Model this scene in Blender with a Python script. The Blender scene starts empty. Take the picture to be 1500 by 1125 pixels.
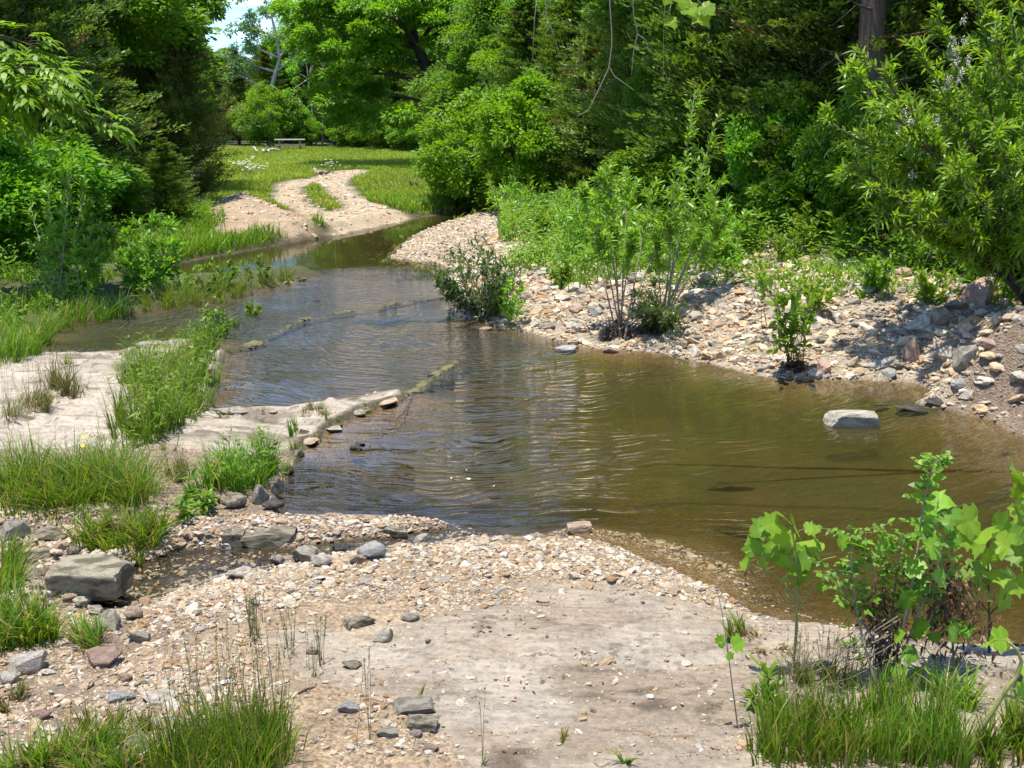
import bpy, math, random
import numpy as np
from mathutils import Vector, Matrix

rng = np.random.default_rng(7)
random.seed(7)
S = bpy.context.scene
COL = S.collection
R = math.radians

# ------------------------------------------------------------------ camera
CH, F, HY = 3.0, 1700.0, 150.0
PITCH = math.atan((562.5 - HY) / F)
cam = bpy.data.objects.new("camera", bpy.data.cameras.new("camera"))
COL.objects.link(cam)
cam.location = (0, 0, CH)
cam.rotation_euler = (math.pi / 2 - PITCH, 0, 0)
cam.data.sensor_width = 36
cam.data.lens = 36 * F / 1500
cam.data.clip_end = 2000
cam.data.clip_start = 0.1
S.camera = cam
CP, SP = math.cos(PITCH), math.sin(PITCH)


def ray(px, py):
    a = (px - 750) / F
    b = (562.5 - py) / F
    return np.array([a, CP + b * SP, -SP + b * CP])


def at(px, py, z=0.0):                      # ground point of a pixel at height z
    d = ray(px, py)
    t = (z - CH) / d[2]
    return np.array([0, 0, CH]) + d * t


def pd(px, py, D):                          # point of a pixel at forward distance D
    d = ray(px, py)
    return np.array([0, 0, CH]) + d * (D / d[1])


# ------------------------------------------------------------------ noise
def _hash(ix, iy, seed):
    h = (ix.astype(np.int64) * 374761393 + iy.astype(np.int64) * 668265263 + seed * 974634777) & 0xFFFFFFFF
    h = ((h ^ (h >> 13)) * 1274126177) & 0xFFFFFFFF
    return ((h ^ (h >> 16)) & 0xFFFF) / 65535.0


def vnoise(x, y, seed=0):
    ix, iy = np.floor(x), np.floor(y)
    fx, fy = x - ix, y - iy
    fx = fx * fx * (3 - 2 * fx); fy = fy * fy * (3 - 2 * fy)
    a = _hash(ix, iy, seed); b = _hash(ix + 1, iy, seed)
    c = _hash(ix, iy + 1, seed); d = _hash(ix + 1, iy + 1, seed)
    return (a + (b - a) * fx) * (1 - fy) + (c + (d - c) * fx) * fy


def fbm(x, y, oct=4, seed=0):
    s = np.zeros_like(x, dtype=float); a = 0.5; f = 1.0
    for o in range(oct):
        s += a * (vnoise(x * f, y * f, seed + o * 17) - 0.5)
        a *= 0.5; f *= 2.03
    return s


def sm(x, a, b):
    t = np.clip((x - a) / (b - a), 0, 1)
    return t * t * (3 - 2 * t)


# ------------------------------------------------------------------ plan of the place
def P(pts, z=0.0, extra=()):
    return np.array([at(a, b, z)[:2] for a, b in pts] + list(extra))


FG = P([(150, 893), (185, 887), (230, 873), (290, 858), (340, 842), (400, 830), (470, 814), (520, 808), (580, 802),
        (640, 797), (700, 786), (760, 790), (850, 786), (900, 800), (950, 820), (1000, 842), (1050, 862), (1090, 890),
        (1150, 908), (1220, 915), (1300, 928), (1400, 942), (1500, 945), (1800, 960), (2600, 1000)],
       extra=[(30, -12), (-30, -12), tuple(at(-900, 900)[:2])])
LS = P([(-900, 545), (-100, 532), (0, 530), (90, 521), (170, 520), (215, 507), (290, 499), (325, 506), (335, 530),
        (318, 560), (310, 590), (322, 606), (420, 603), (480, 593), (540, 584), (590, 576), (600, 585), (560, 597),
        (520, 612), (480, 635), (440, 660), (420, 685), (413, 710), (412, 745), (418, 759), (480, 756), (560, 759),
        (620, 764), (658, 768), (640, 777), (560, 783), (500, 791), (430, 799), (330, 803), (250, 808), (205, 820),
        (180, 834), (150, 850), (130, 893), (-900, 930)])
MAIN = P([(-900, 530), (-100, 512), (0, 505), (55, 506), (75, 482), (110, 468), (200, 456), (300, 443), (400, 423),
          (450, 409), (478, 403), (455, 398), (400, 400), (330, 403), (250, 407), (190, 409), (150, 404), (230, 393),
          (300, 379), (400, 362), (470, 350), (500, 343), (560, 330), (610, 320), (660, 312), (700, 306), (735, 303),
          (720, 308), (690, 313), (640, 331), (605, 346), (585, 365), (572, 379), (640, 385), (665, 397), (650, 422),
          (690, 460), (720, 475), (780, 488), (830, 501), (880, 511), (960, 517), (1040, 532), (1100, 549), (1180, 557),
          (1260, 557), (1335, 560), (1372, 572), (1342, 590), (1395, 602), (1450, 615), (1500, 640), (1600, 690),
          (1900, 800), (2600, 960)], extra=[(500, 40), (500, 600), (-500, 600), (-500, 40)])
RIFFLE = P([(100, 520), (0, 520), (0, 480), (110, 455), (300, 430), (470, 396), (650, 374), (720, 470), (830, 505),
            (740, 515), (660, 533), (590, 582), (300, 620), (330, 500)])
SLAB = P([(520, 915), (640, 898), (760, 868), (900, 852), (1000, 862), (1060, 858), (1110, 868), (1300, 880),
          (1500, 890), (1900, 890), (1900, 1500), (580, 1500), (650, 1110), (560, 1070), (545, 1010), (450, 990),
          (430, 950)], 0.12)
ROAD = P([(527, 249), (500, 251), (465, 261), (440, 264), (417, 270), (411, 290), (424, 301), (440, 309), (452, 316),
          (470, 322), (500, 330), (478, 347), (505, 343), (560, 331), (610, 321), (640, 316), (600, 314), (560, 304),
          (535, 298), (515, 287), (504, 276), (500, 266), (510, 259), (528, 253)], 0.22)
MEDIAN = P([(453, 275), (463, 272), (472, 283), (484, 294), (494, 306), (484, 308), (467, 300), (456, 289)], 0.22)
MOUND = P([(322, 297), (350, 284), (395, 299), (425, 306), (446, 316), (440, 325), (395, 325), (340, 324), (322, 318)], 0.45)
BARE2 = P([(310, 330), (345, 323), (366, 327), (360, 335), (318, 337)], 0.35)
BAR = P([(735, 300), (690, 312), (640, 330), (600, 346), (580, 370), (572, 380), (650, 388), (700, 420), (760, 360),
         (745, 325), (740, 308)], 0.1)
STONY = P([(640, 385), (690, 460), (780, 490), (960, 520), (1100, 552), (1260, 560), (1380, 575), (1345, 590),
           (1500, 640), (1700, 720), (1700, 480), (1480, 400), (1300, 400), (1150, 385), (1000, 385), (900, 330),
           (800, 300), (745, 320), (745, 350)], 0.25)


DIRT = P([(1395, 500), (1440, 455), (1560, 430), (1700, 640), (1480, 640), (1440, 606), (1385, 585), (1420, 548)], 0.3)


def sdist(poly, x, y):
    x = np.asarray(x, float); y = np.asarray(y, float)
    dmin = np.full(x.shape, 1e18); ins = np.zeros(x.shape, bool)
    n = len(poly)
    for i in range(n):
        ax, ay = poly[i]; bx, by = poly[(i + 1) % n]
        ex, ey = bx - ax, by - ay
        l2 = ex * ex + ey * ey + 1e-12
        t = np.clip(((x - ax) * ex + (y - ay) * ey) / l2, 0, 1)
        dx, dy = x - ax - t * ex, y - ay - t * ey
        np.minimum(dmin, dx * dx + dy * dy, out=dmin)
        if ay != by:
            c = ((ay > y) != (by > y)) & (x < ex * (y - ay) / (by - ay) + ax)
            ins ^= c
    d = np.sqrt(dmin)
    return np.where(ins, d, -d)


MOUNDS = [(at(1500, 470, .8)[:2], 1.3, 0.75), (at(850, 330, .5)[:2], 2.6, 0.25)]


def height(x, y, full=False):
    x = np.asarray(x, float); y = np.asarray(y, float)
    wob = 0.14 * fbm(x * 2.2, y * 2.2, 3, 5) * np.clip(y / 12, .6, 2)
    df = sdist(FG, x, y) + wob
    dl = sdist(LS, x, y) + wob * 0.5 + .16 * fbm(x * 4.5, y * 4.5, 3, 15)
    dm = sdist(MAIN, x, y) + wob
    rif = sm(sdist(RIFFLE, x, y), -0.5, 0.4)
    d = np.maximum(np.maximum(df, dl), dm)
    n1 = fbm(x * 0.8, y * 0.8, 4, 1); n2 = fbm(x * 5, y * 5, 3, 2); n3 = fbm(x * 1.3, y * 6, 3, 9)
    # foreground bar and slab
    hf = 0.10 * sm(df, 0, 0.5) + 0.10 * sm(df, 0.5, 2.5) + 0.05 * n1 * sm(df, 0, .6) + 0.018 * n2 * sm(df, 0, .2)
    tf = fbm(x * .9 + 9, y * 2.0, 4, 22) * 7; ff = tf - np.floor(tf)
    hf = hf + .016 * (np.floor(tf) + sm(ff, .86, 1)) * sm(df, .3, .8)
    # left slab with a stepped edge
    hl = 0.07 * sm(dl, 0, 0.08) + 0.06 * sm(dl, .3, 1.5) + 0.04 * n1 * sm(dl, .1, .8) + 0.02 * n3 * sm(dl, 0, .2)
    tl = fbm(x * 1.1, y * 2.6, 4, 21) * 7; ft = tl - np.floor(tl)
    hl = hl + .042 * (np.floor(tl) + sm(ft, .86, 1)) * sm(dl, .04, .3)
    hl = hl * (1 - 0.35 * sm(x, -1.9, -1.4) * sm(9.2 - y, -.3, .3))
    # main banks
    wr = sm(x + (y - 15) * 0.16, -1.6, 0.6) * sm(y, 36, 26)
    bar = sm(sdist(BAR, x, y), -0.8, 0.6)
    hr = (0.50 + .22 * sm(x, 1, 4)) * sm(dm, -0.1, 3.0) + 0.40 * sm(dm, 3, 7) + 0.10 * n1 * sm(dm, .2, 1.5) + 0.04 * n2 * sm(dm, 0, .3)
    wl = sm(-x - 0.20 * y, -1.2, 1.0) * sm(y, 36, 29)
    hn = 0.22 * sm(dm, 0, .55) + 0.05 * n1 * sm(dm, .5, 2)
    hlft = 0.12 * sm(dm, 0, .5) + 0.25 * sm(dm, 1.0, 4) + 0.5 * sm(dm, 4, 14) + 0.05 * n1 * sm(dm, .3, 2)
    hm = hn * (1 - wl) + hlft * wl
    hm = hm * (1 - wr) + hr * wr
    hm = hm * (1 - bar) + (0.20 * sm(dm, 0, 1.6) + 0.02 * n2) * bar
    md = sdist(MOUND, x, y)
    hm = hm + 0.40 * sm(md, -0.9, 1.2) * (1 + .6 * n1)
    for c, r, hgt in MOUNDS:
        q = (x - c[0]) ** 2 + (y - c[1]) ** 2
        hm = hm + hgt * np.exp(-q / (r * r)) * sm(dm, -.1, .8)
    hm = hm + sm(y, 90, 260) * 1.5
    h = np.where(df >= np.maximum(dl, dm), hf, np.where(dl >= dm, hl, hm))
    # beds
    deep = 0.34 * (1 - rif) + 0.075 * rif
    shelf = sm(y, 9.4, 7.6) * sm(x, 0.2, 1.6) * .17 + sm(y, 9.5, 8) * sm(-x, -.3, .8) * 0.12
    deep = deep - np.minimum(shelf, .25)
    bed = -(0.012 + deep * sm(-d, 0.0, 1.3)) + 0.03 * n1 * sm(-d, .2, 1) + 0.02 * n3 * sm(-d, .1, .4)
    bed = bed - 0.07 * sm(-d, .02, .28) * sm(9.9 - y, 0, .3) * sm(.6 - x, 0, .8) - .12 * sm(-d, .0, .4) * sm(x, 1.4, 2.0) * sm(9.5 - y, 0, .8)
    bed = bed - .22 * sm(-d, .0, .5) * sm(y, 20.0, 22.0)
    bed = np.minimum(bed, -0.004)
    h = np.where(d >= 0, np.maximum(h, 0.0) + 0.004, bed)
    if full:
        return h, dict(df=df, dl=dl, dm=dm, d=d, rif=rif, wr=wr, wl=wl, bar=bar, md=md, n1=n1, n2=n2, n3=n3)
    return h


def hz(p):
    return float(height(np.array([p[0]]), np.array([p[1]]))[0])


_ts = np.concatenate([np.geomspace(3.5, 120, 900)])


def hit(px, py):
    d = ray(px, py)
    xs = d[0] * _ts; ys = d[1] * _ts; zs = CH + d[2] * _ts
    below = zs <= np.maximum(height(xs, ys), -0.001)
    k = int(np.argmax(below)) if below.any() else len(_ts) - 1
    t = _ts[k]
    p = np.array([0, 0, CH]) + d * t
    p[2] = hz(p)
    return p


def mpp(p):                                 # metres per photo pixel at a point
    return ((p[1] * CP) + (CH - p[2]) * SP) / F


# ------------------------------------------------------------------ mesh helpers
def build(name, V, faces, mat=None, parent=None, smooth=False, v=None, col=None, loc=None):
    """faces: list of int arrays (n,k)."""
    V = np.asarray(V, np.float32).reshape(-1, 3)
    me = bpy.data.meshes.new(name)
    me.vertices.add(len(V)); me.vertices.foreach_set("co", V.ravel())
    faces = [np.asarray(f, np.int32) for f in faces if len(f)]
    loops = np.concatenate([f.ravel() for f in faces])
    tot = np.concatenate([np.full(len(f), f.shape[1], np.int32) for f in faces])
    start = np.concatenate([[0], np.cumsum(tot)[:-1]]).astype(np.int32)
    me.loops.add(len(loops)); me.loops.foreach_set("vertex_index", loops)
    me.polygons.add(len(tot)); me.polygons.foreach_set("loop_start", start)
    me.polygons.foreach_set("loop_total", tot)
    me.update(calc_edges=True)
    if smooth:
        me.polygons.foreach_set("use_smooth", np.ones(len(tot), bool))
    else:
        me.polygons.foreach_set("use_smooth", np.zeros(len(tot), bool))
    if v is not None:
        a = me.attributes.new("v", "FLOAT", "POINT"); a.data.foreach_set("value", np.asarray(v, np.float32))
    if col is not None:
        a = me.attributes.new("col", "FLOAT_COLOR", "POINT")
        c = np.ones((len(V), 4), np.float32); c[:, :3] = col
        a.data.foreach_set("color", c.ravel())
    if mat: me.materials.append(mat)
    o = bpy.data.objects.new(name, me)
    COL.objects.link(o)
    if parent is not None: o.parent = parent
    if loc is not None: o.location = loc
    return o


def tag(o, label=None, cat=None, group=None, kind=None):
    if label: o["label"] = label
    if cat: o["category"] = cat
    if group: o["group"] = group
    if kind: o["kind"] = kind
    return o


def thing(name, label, cat, loc, rz=0.0, group=None, scale=1.0):
    o = bpy.data.objects.new(name, None); COL.objects.link(o)
    o.location = loc; o.rotation_euler = (0, 0, rz); o.scale = (scale,) * 3
    o.empty_display_size = 0.2
    return tag(o, label, cat, group)


def copy_tree(src, loc, rz, scale, label=None, group=None, cat=None):
    r = src.copy(); COL.objects.link(r)
    r.location = loc; r.rotation_euler = (0, 0, rz)
    r.scale = scale if hasattr(scale, "__len__") else (scale,) * 3
    for ch in list(src.children):
        c = ch.copy(); COL.objects.link(c); c.parent = r
    if label: r["label"] = label
    if group: r["group"] = group
    if cat: r["category"] = cat
    return r


def unit(a):
    a = np.asarray(a, float)
    return a / (np.linalg.norm(a, axis=-1, keepdims=True) + 1e-9)


class Acc:                                  # collects vertices, faces and per-leaf values for one mesh
    def __init__(s): s.V = []; s.F = {}; s.v = []; s.n = 0; s.c = []

    def add(s, V, F, v=None, c=None):
        V = np.asarray(V, float).reshape(-1, 3)
        for f in F:
            f = np.asarray(f, int)
            if len(f): s.F.setdefault(f.shape[1], []).append(f + s.n)
        s.V.append(V); s.n += len(V)
        s.v.append(np.zeros(len(V)) if v is None else np.asarray(v, float))
        if c is not None: s.c.append(np.asarray(c, float))

    def build(s, name, mat, parent=None, smooth=False, loc=None):
        V = np.concatenate(s.V)
        if loc is not None: V = V - np.asarray(loc)
        return build(name, V, [np.concatenate(f) for f in s.F.values()], mat, parent, smooth,
                     np.concatenate(s.v), np.concatenate(s.c) if s.c else None, loc)


def leaves4(acc, p, a, nrm, L, W, fold=0.2, v=None):
    """one folded diamond per leaf: root p, axis a, normal nrm."""
    n = len(p); a = unit(a); s = unit(np.cross(a, nrm)); nr = np.cross(s, a)
    L = np.broadcast_to(np.asarray(L, float), (n,))[:, None]; W = np.broadcast_to(np.asarray(W, float), (n,))[:, None]
    V = np.empty((n, 4, 3))
    V[:, 0] = p; V[:, 1] = p + a * L * .45 + s * W * .5 + nr * fold * W
    V[:, 2] = p + a * L; V[:, 3] = p + a * L * .45 - s * W * .5 + nr * fold * W
    i = np.arange(n)[:, None] * 4
    if v is None: v = rng.random(n)
    acc.add(V, [i + np.array([[0, 1, 2, 3]])], np.repeat(v, 4))


def lance(acc, p, a, nrm, L, W, droop=0.15, v=None):
    """slender leaf of three faces, bent down towards its tip."""
    n = len(p); a = unit(a); s = unit(np.cross(a, nrm)); nr = np.cross(s, a)
    L = np.broadcast_to(np.asarray(L, float), (n,))[:, None]; W = np.broadcast_to(np.asarray(W, float), (n,))[:, None]
    g = np.array([0, 0, -1.0])
    V = np.empty((n, 6, 3)); f = .18
    q1 = p + a * L * .3 + g * droop * L * .08; q2 = p + a * L * .68 + g * droop * L * .45
    V[:, 0] = p
    V[:, 1] = q1 + s * W * .5 + nr * f * W; V[:, 2] = q1 - s * W * .5 + nr * f * W
    V[:, 3] = q2 + s * W * .36 + nr * f * W; V[:, 4] = q2 - s * W * .36 + nr * f * W
    V[:, 5] = p + a * L + g * droop * L
    i = np.arange(n)[:, None] * 6
    if v is None: v = rng.random(n)
    acc.add(V, [i + np.array([[0, 1, 2]]), i + np.array([[1, 3, 4, 2]]), i + np.array([[3, 5, 4]])], np.repeat(v, 6))


def blades(acc, p, d, H, W, bend, v=None):
    """grass blades: root p, flat lean direction d (xy), height H, width W."""
    n = len(p)
    H = np.broadcast_to(np.asarray(H, float), (n,)); W = np.broadcast_to(np.asarray(W, float), (n,))
    bend = np.broadcast_to(np.asarray(bend, float), (n,))
    d3 = np.concatenate([d, np.zeros((n, 1))], 1); d3 = unit(d3)
    th = rng.uniform(0, 2 * np.pi, n)
    s = np.stack([np.cos(th), np.sin(th), np.zeros(n)], 1)
    V = np.empty((n, 7, 3))
    for k, (t, w) in enumerate([(0, 1), (.4, .85), (.75, .55)]):
        c = p + d3 * (bend * H * t ** 1.8)[:, None] + np.array([0, 0, 1.]) * (H * (t - .35 * bend * t * t))[:, None]
        V[:, 2 * k] = c + s * (W * w * .5)[:, None]; V[:, 2 * k + 1] = c - s * (W * w * .5)[:, None]
    V[:, 6] = p + d3 * (bend * H)[:, None] + np.array([0, 0, 1.]) * (H * (1 - .35 * bend))[:, None]
    i = np.arange(n)[:, None] * 7
    if v is None: v = rng.random(n)
    acc.add(V, [i + np.array([[0, 1, 3, 2]]), i + np.array([[2, 3, 5, 4]]), i + np.array([[4, 5, 6]])], np.repeat(v, 7))


def tube(acc, pts, rad, sides=6, v=0.5):
    pts = np.asarray(pts, float); m = len(pts)
    rad = np.broadcast_to(np.asarray(rad, float), (m,))
    t = unit(np.gradient(pts, axis=0))
    ref = np.array([0.31, 0.87, 0.2])
    a = unit(np.cross(t, ref)); b = np.cross(t, a)
    th = np.linspace(0, 2 * np.pi, sides, endpoint=False)
    V = pts[:, None] + rad[:, None, None] * (np.cos(th)[None, :, None] * a[:, None] + np.sin(th)[None, :, None] * b[:, None])
    i = np.arange(m - 1)[:, None] * sides; j = np.arange(sides)[None]; k = (j + 1) % sides
    f = np.stack([i + j, i + k, i + sides + k, i + sides + j], -1).reshape(-1, 4)
    acc.add(V, [f, np.array([list(range(sides))[::-1]]), np.array([[(m - 1) * sides + q for q in range(sides)]])],
            np.full(m * sides, v))


def curve(a, b, n=8, sag=0.0, wob=0.0, side=None):
    a = np.asarray(a, float); b = np.asarray(b, float)
    t = np.linspace(0, 1, n)[:, None]
    p = a + (b - a) * t
    L = np.linalg.norm(b - a)
    p[:, 2] += (sag * L * np.sin(np.pi * t[:, 0]))
    if side is not None: p += np.asarray(side) * np.sin(np.pi * t) * L
    if wob:
        w = rng.normal(0, wob * L, (n, 3)); w[0] = 0; w[-1] *= .3
        p += np.cumsum(w, 0) * .5 * t
    return p


# ------------------------------------------------------------------ materials
def nmat(name):
    m = bpy.data.materials.new(name); m.use_nodes = True
    nt = m.node_tree; nt.nodes.clear()
    out = nt.nodes.new("ShaderNodeOutputMaterial")
    return m, nt, out


def N(nt, t, **kw):
    n = nt.nodes.new(t)
    for k, val in kw.items():
        if k in n.inputs: n.inputs[k].default_value = val
        else: setattr(n, k, val)
    return n


def mixc(nt, fac, a, b, blend="MIX"):
    n = nt.nodes.new("ShaderNodeMix"); n.data_type = "RGBA"; n.blend_type = blend
    for s, val in ((0, fac), (6, a), (7, b)):
        if hasattr(val, "links"): nt.links.new(val, n.inputs[s])
        elif s == 0: n.inputs[0].default_value = val
        else: n.inputs[s].default_value = (*val, 1) if len(val) == 3 else val
    return n.outputs[2]


def math_(nt, op, a, b=None, c=None):
    n = nt.nodes.new("ShaderNodeMath"); n.operation = op
    for k, val in enumerate((a, b, c)):
        if val is None: continue
        if hasattr(val, "links"): nt.links.new(val, n.inputs[k])
        else: n.inputs[k].default_value = val
    return n.outputs[0]


def leafmat(name, c1, c2, c3=None, trans=0.38, tcol=None, rough=0.45, spec=0.35, objvar=0.25):
    """leaf colour runs c1 -> c2 with each leaf's own value; light passes through the blade."""
    m, nt, out = nmat(name)
    at_ = N(nt, "ShaderNodeAttribute", attribute_name="v")
    oi = N(nt, "ShaderNodeObjectInfo")
    c = mixc(nt, at_.outputs["Fac"], c1, c2)
    if c3:
        f = math_(nt, "GREATER_THAN", at_.outputs["Fac"], 0.965)
        c = mixc(nt, f, c, c3)
    hsv = N(nt, "ShaderNodeHueSaturation")
    nt.links.new(c, hsv.inputs["Color"])
    nt.links.new(math_(nt, "MULTIPLY_ADD", oi.outputs["Random"], objvar, 1 - objvar / 2), hsv.inputs["Value"])
    nt.links.new(math_(nt, "MULTIPLY_ADD", oi.outputs["Random"], 0.03, 0.485), hsv.inputs["Hue"])
    p = N(nt, "ShaderNodeBsdfPrincipled", Roughness=rough)
    p.inputs["Specular IOR Level"].default_value = spec
    nt.links.new(hsv.outputs[0], p.inputs["Base Color"])
    tr = N(nt, "ShaderNodeBsdfTranslucent")
    tc = mixc(nt, 1.0, hsv.outputs[0], tcol or (1.7, 1.6, 0.6), "MULTIPLY")
    nt.links.new(tc, tr.inputs["Color"])
    mx = N(nt, "ShaderNodeMixShader", Fac=trans)
    nt.links.new(p.outputs[0], mx.inputs[1]); nt.links.new(tr.outputs[0], mx.inputs[2])
    nt.links.new(mx.outputs[0], out.inputs[0])
    return m


def barkmat(name, c1, c2, scale=20.0):
    m, nt, out = nmat(name)
    tc = N(nt, "ShaderNodeTexCoord")
    mp = N(nt, "ShaderNodeMapping"); mp.inputs["Scale"].default_value = (1, 1, .25)
    nt.links.new(tc.outputs["Object"], mp.inputs[0])
    no = N(nt, "ShaderNodeTexNoise", Scale=scale, Detail=6.0, Roughness=0.65)
    nt.links.new(mp.outputs[0], no.inputs["Vector"])
    p = N(nt, "ShaderNodeBsdfPrincipled", Roughness=0.85)
    nt.links.new(mixc(nt, no.outputs["Fac"], c1, c2), p.inputs["Base Color"])
    b = N(nt, "ShaderNodeBump", Strength=0.7, Distance=0.02)
    nt.links.new(no.outputs["Fac"], b.inputs["Height"]); nt.links.new(b.outputs[0], p.inputs["Normal"])
    nt.links.new(p.outputs[0], out.inputs[0])
    return m


def stonemat(name, base, dark, fleck, scale=9.0, attr=False, var=0.3):
    m, nt, out = nmat(name)
    tc = N(nt, "ShaderNodeTexCoord"); oi = N(nt, "ShaderNodeObjectInfo")
    off = N(nt, "ShaderNodeVectorMath", operation="MULTIPLY_ADD")
    cmb = N(nt, "ShaderNodeCombineXYZ")
    for k in range(3): nt.links.new(math_(nt, "MULTIPLY", oi.outputs["Random"], 31.0 + 7 * k), cmb.inputs[k])
    off.inputs[1].default_value = (1, 1, 1)
    nt.links.new(tc.outputs["Object"], off.inputs[0]); nt.links.new(cmb.outputs[0], off.inputs[2])
    n1 = N(nt, "ShaderNodeTexNoise", Scale=scale * .35, Detail=8.0, Roughness=0.62)
    n2 = N(nt, "ShaderNodeTexNoise", Scale=scale * 2.4, Detail=6.0, Roughness=0.7)
    for n_ in (n1, n2): nt.links.new(off.outputs[0], n_.inputs["Vector"])
    if attr:
        a_ = N(nt, "ShaderNodeAttribute", attribute_name="col"); c = a_.outputs["Color"]
    else:
        rp = N(nt, "ShaderNodeValToRGB")
        e = rp.color_ramp.elements
        e[0].position = .41; e[0].color = (*dark, 1); e[1].position = .57; e[1].color = (*base, 1)
        nt.links.new(n1.outputs["Fac"], rp.inputs[0]); c = rp.outputs[0]
        rp2 = N(nt, "ShaderNodeValToRGB"); e = rp2.color_ramp.elements
        e[0].position = .60; e[0].color = (0, 0, 0, 1); e[1].position = .72; e[1].color = (1, 1, 1, 1)
        nt.links.new(n2.outputs["Fac"], rp2.inputs[0])
        c = mixc(nt, math_(nt, "MULTIPLY", rp2.outputs[0], .85), c, fleck)
    hsv = N(nt, "ShaderNodeHueSaturation"); nt.links.new(c, hsv.inputs["Color"])
    nt.links.new(math_(nt, "MULTIPLY_ADD", oi.outputs["Random"], var, 1 - var / 2), hsv.inputs["Value"])
    val = math_(nt, "MULTIPLY_ADD", n2.outputs["Fac"], 0.5, 0.75)
    c = mixc(nt, 1.0, hsv.outputs[0], val, "MULTIPLY")
    p = N(nt, "ShaderNodeBsdfPrincipled", Roughness=0.8)
    p.inputs["Specular IOR Level"].default_value = .3
    nt.links.new(c, p.inputs["Base Color"])
    b = N(nt, "ShaderNodeBump", Strength=1.0, Distance=0.05)
    nt.links.new(math_(nt, "ADD", n1.outputs["Fac"], math_(nt, "MULTIPLY", n2.outputs["Fac"], .5)), b.inputs["Height"])
    nt.links.new(b.outputs[0], p.inputs["Normal"])
    nt.links.new(p.outputs[0], out.inputs[0])
    return m


M = {}
M["dec"] = leafmat("broad_leaves", (0.050, 0.132, 0.009), (0.175, 0.330, 0.022), trans=.48)
M["decb"] = leafmat("bright_leaves", (0.085, 0.205, 0.011), (0.215, 0.390, 0.024), trans=.45)
M["pale"] = leafmat("pale_leaves", (0.10, 0.19, 0.07), (0.19, 0.30, 0.12))
M["cedar"] = leafmat("cedar_needles", (0.040, 0.085, 0.011), (0.190, 0.275, 0.036), (0.17, 0.12, 0.05), trans=.28)
M["cedarb"] = leafmat("cedar_young_needles", (0.060, 0.130, 0.012), (0.180, 0.285, 0.034), trans=.32)
M["willow"] = leafmat("willow_leaves", (0.100, 0.225, 0.014), (0.230, 0.400, 0.036), spec=.5, rough=.38, trans=.45)
M["willowd"] = leafmat("dark_willow_leaves", (0.028, 0.075, 0.010), (0.085, 0.170, 0.020), spec=.5, rough=.38)
M["syc"] = leafmat("sycamore_leaves", (0.095, 0.215, 0.012), (0.220, 0.370, 0.026), trans=.48, rough=.5)
M["weed"] = leafmat("weed_leaves", (0.070, 0.155, 0.010), (0.190, 0.310, 0.024), trans=.42)
M["grass"] = leafmat("grass_blades", (0.040, 0.115, 0.007), (0.195, 0.325, 0.024), (0.34, 0.28, 0.10), trans=.42)
M["grassdry"] = leafmat("dry_grass_blades", (0.10, 0.13, 0.03), (0.20, 0.20, 0.06), (0.33, 0.26, 0.13), trans=.3)
M["meadow"] = leafmat("meadow_grass_blades", (0.150, 0.265, 0.016), (0.320, 0.405, 0.050), (0.36, 0.30, 0.13), trans=.42)
M["dead"] = leafmat("dead_leaves", (0.045, 0.026, 0.016), (0.16, 0.085, 0.045), (0.30, 0.13, 0.05), trans=.15, tcol=(1.2, 1, .7))
M["bark"] = barkmat("brown_bark", (0.05, 0.035, 0.025), (0.16, 0.115, 0.08))
M["barkdark"] = barkmat("dark_bark", (0.022, 0.018, 0.014), (0.075, 0.058, 0.045))
M["barkred"] = barkmat("reddish_bark", (0.040, 0.026, 0.019), (0.115, 0.075, 0.052))  # darkened: the shade of the woods is put into the bark colour
M["barkpale"] = barkmat("pale_bark", (0.30, 0.27, 0.22), (0.52, 0.48, 0.41), 8)
M["twig"] = barkmat("grey_twig_bark", (0.16, 0.125, 0.085), (0.33, 0.27, 0.20), 30)
M["stem"] = barkmat("green_stem", (0.17, 0.19, 0.05), (0.30, 0.29, 0.10), 30)
M["white"] = stonemat("white_limestone", (0.62, 0.55, 0.45), (0.38, 0.33, 0.25), (0.26, 0.22, 0.16))
M["tan"] = stonemat("tan_limestone", (0.50, 0.38, 0.26), (0.33, 0.23, 0.15), (0.22, 0.15, 0.10))
M["grey"] = stonemat("grey_limestone", (0.43, 0.385, 0.30), (0.24, 0.21, 0.155), (0.13, 0.12, 0.09))
M["mossy"] = stonemat("olive_stained_limestone", (0.36, 0.315, 0.22), (0.13, 0.110, 0.065), (0.48, 0.44, 0.35))
M["pink"] = stonemat("pinkish_sandstone", (0.47, 0.33, 0.25), (0.34, 0.22, 0.16), (0.24, 0.14, 0.10))
M["blue"] = stonemat("bluish_limestone", (0.43, 0.41, 0.38), (0.28, 0.27, 0.25), (0.5, .47, .42))
M["moss"] = stonemat("mossy_wet_rock", (0.15, 0.135, 0.06), (0.06, 0.055, 0.025), (0.28, 0.25, 0.17))
M["darkst"] = stonemat("dark_wet_stone", (0.11, 0.10, 0.085), (0.05, 0.045, 0.04), (0.15, 0.14, 0.12))
M["pebble"] = stonemat("pebbles", None, None, None, scale=30, attr=True)
for nm, c in (("petalw", (0.80, 0.80, 0.76)), ("petaly", (0.80, 0.55, 0.03)), ("fluff", (0.48, 0.45, 0.34))):
    m, nt, out = nmat({"petalw": "white_petals", "petaly": "yellow_petals", "fluff": "seed_fluff"}[nm])
    p = N(nt, "ShaderNodeBsdfPrincipled", Roughness=.7); p.inputs["Base Color"].default_value = (*c, 1)
    nt.links.new(p.outputs[0], out.inputs[0]); M[nm] = m

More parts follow.
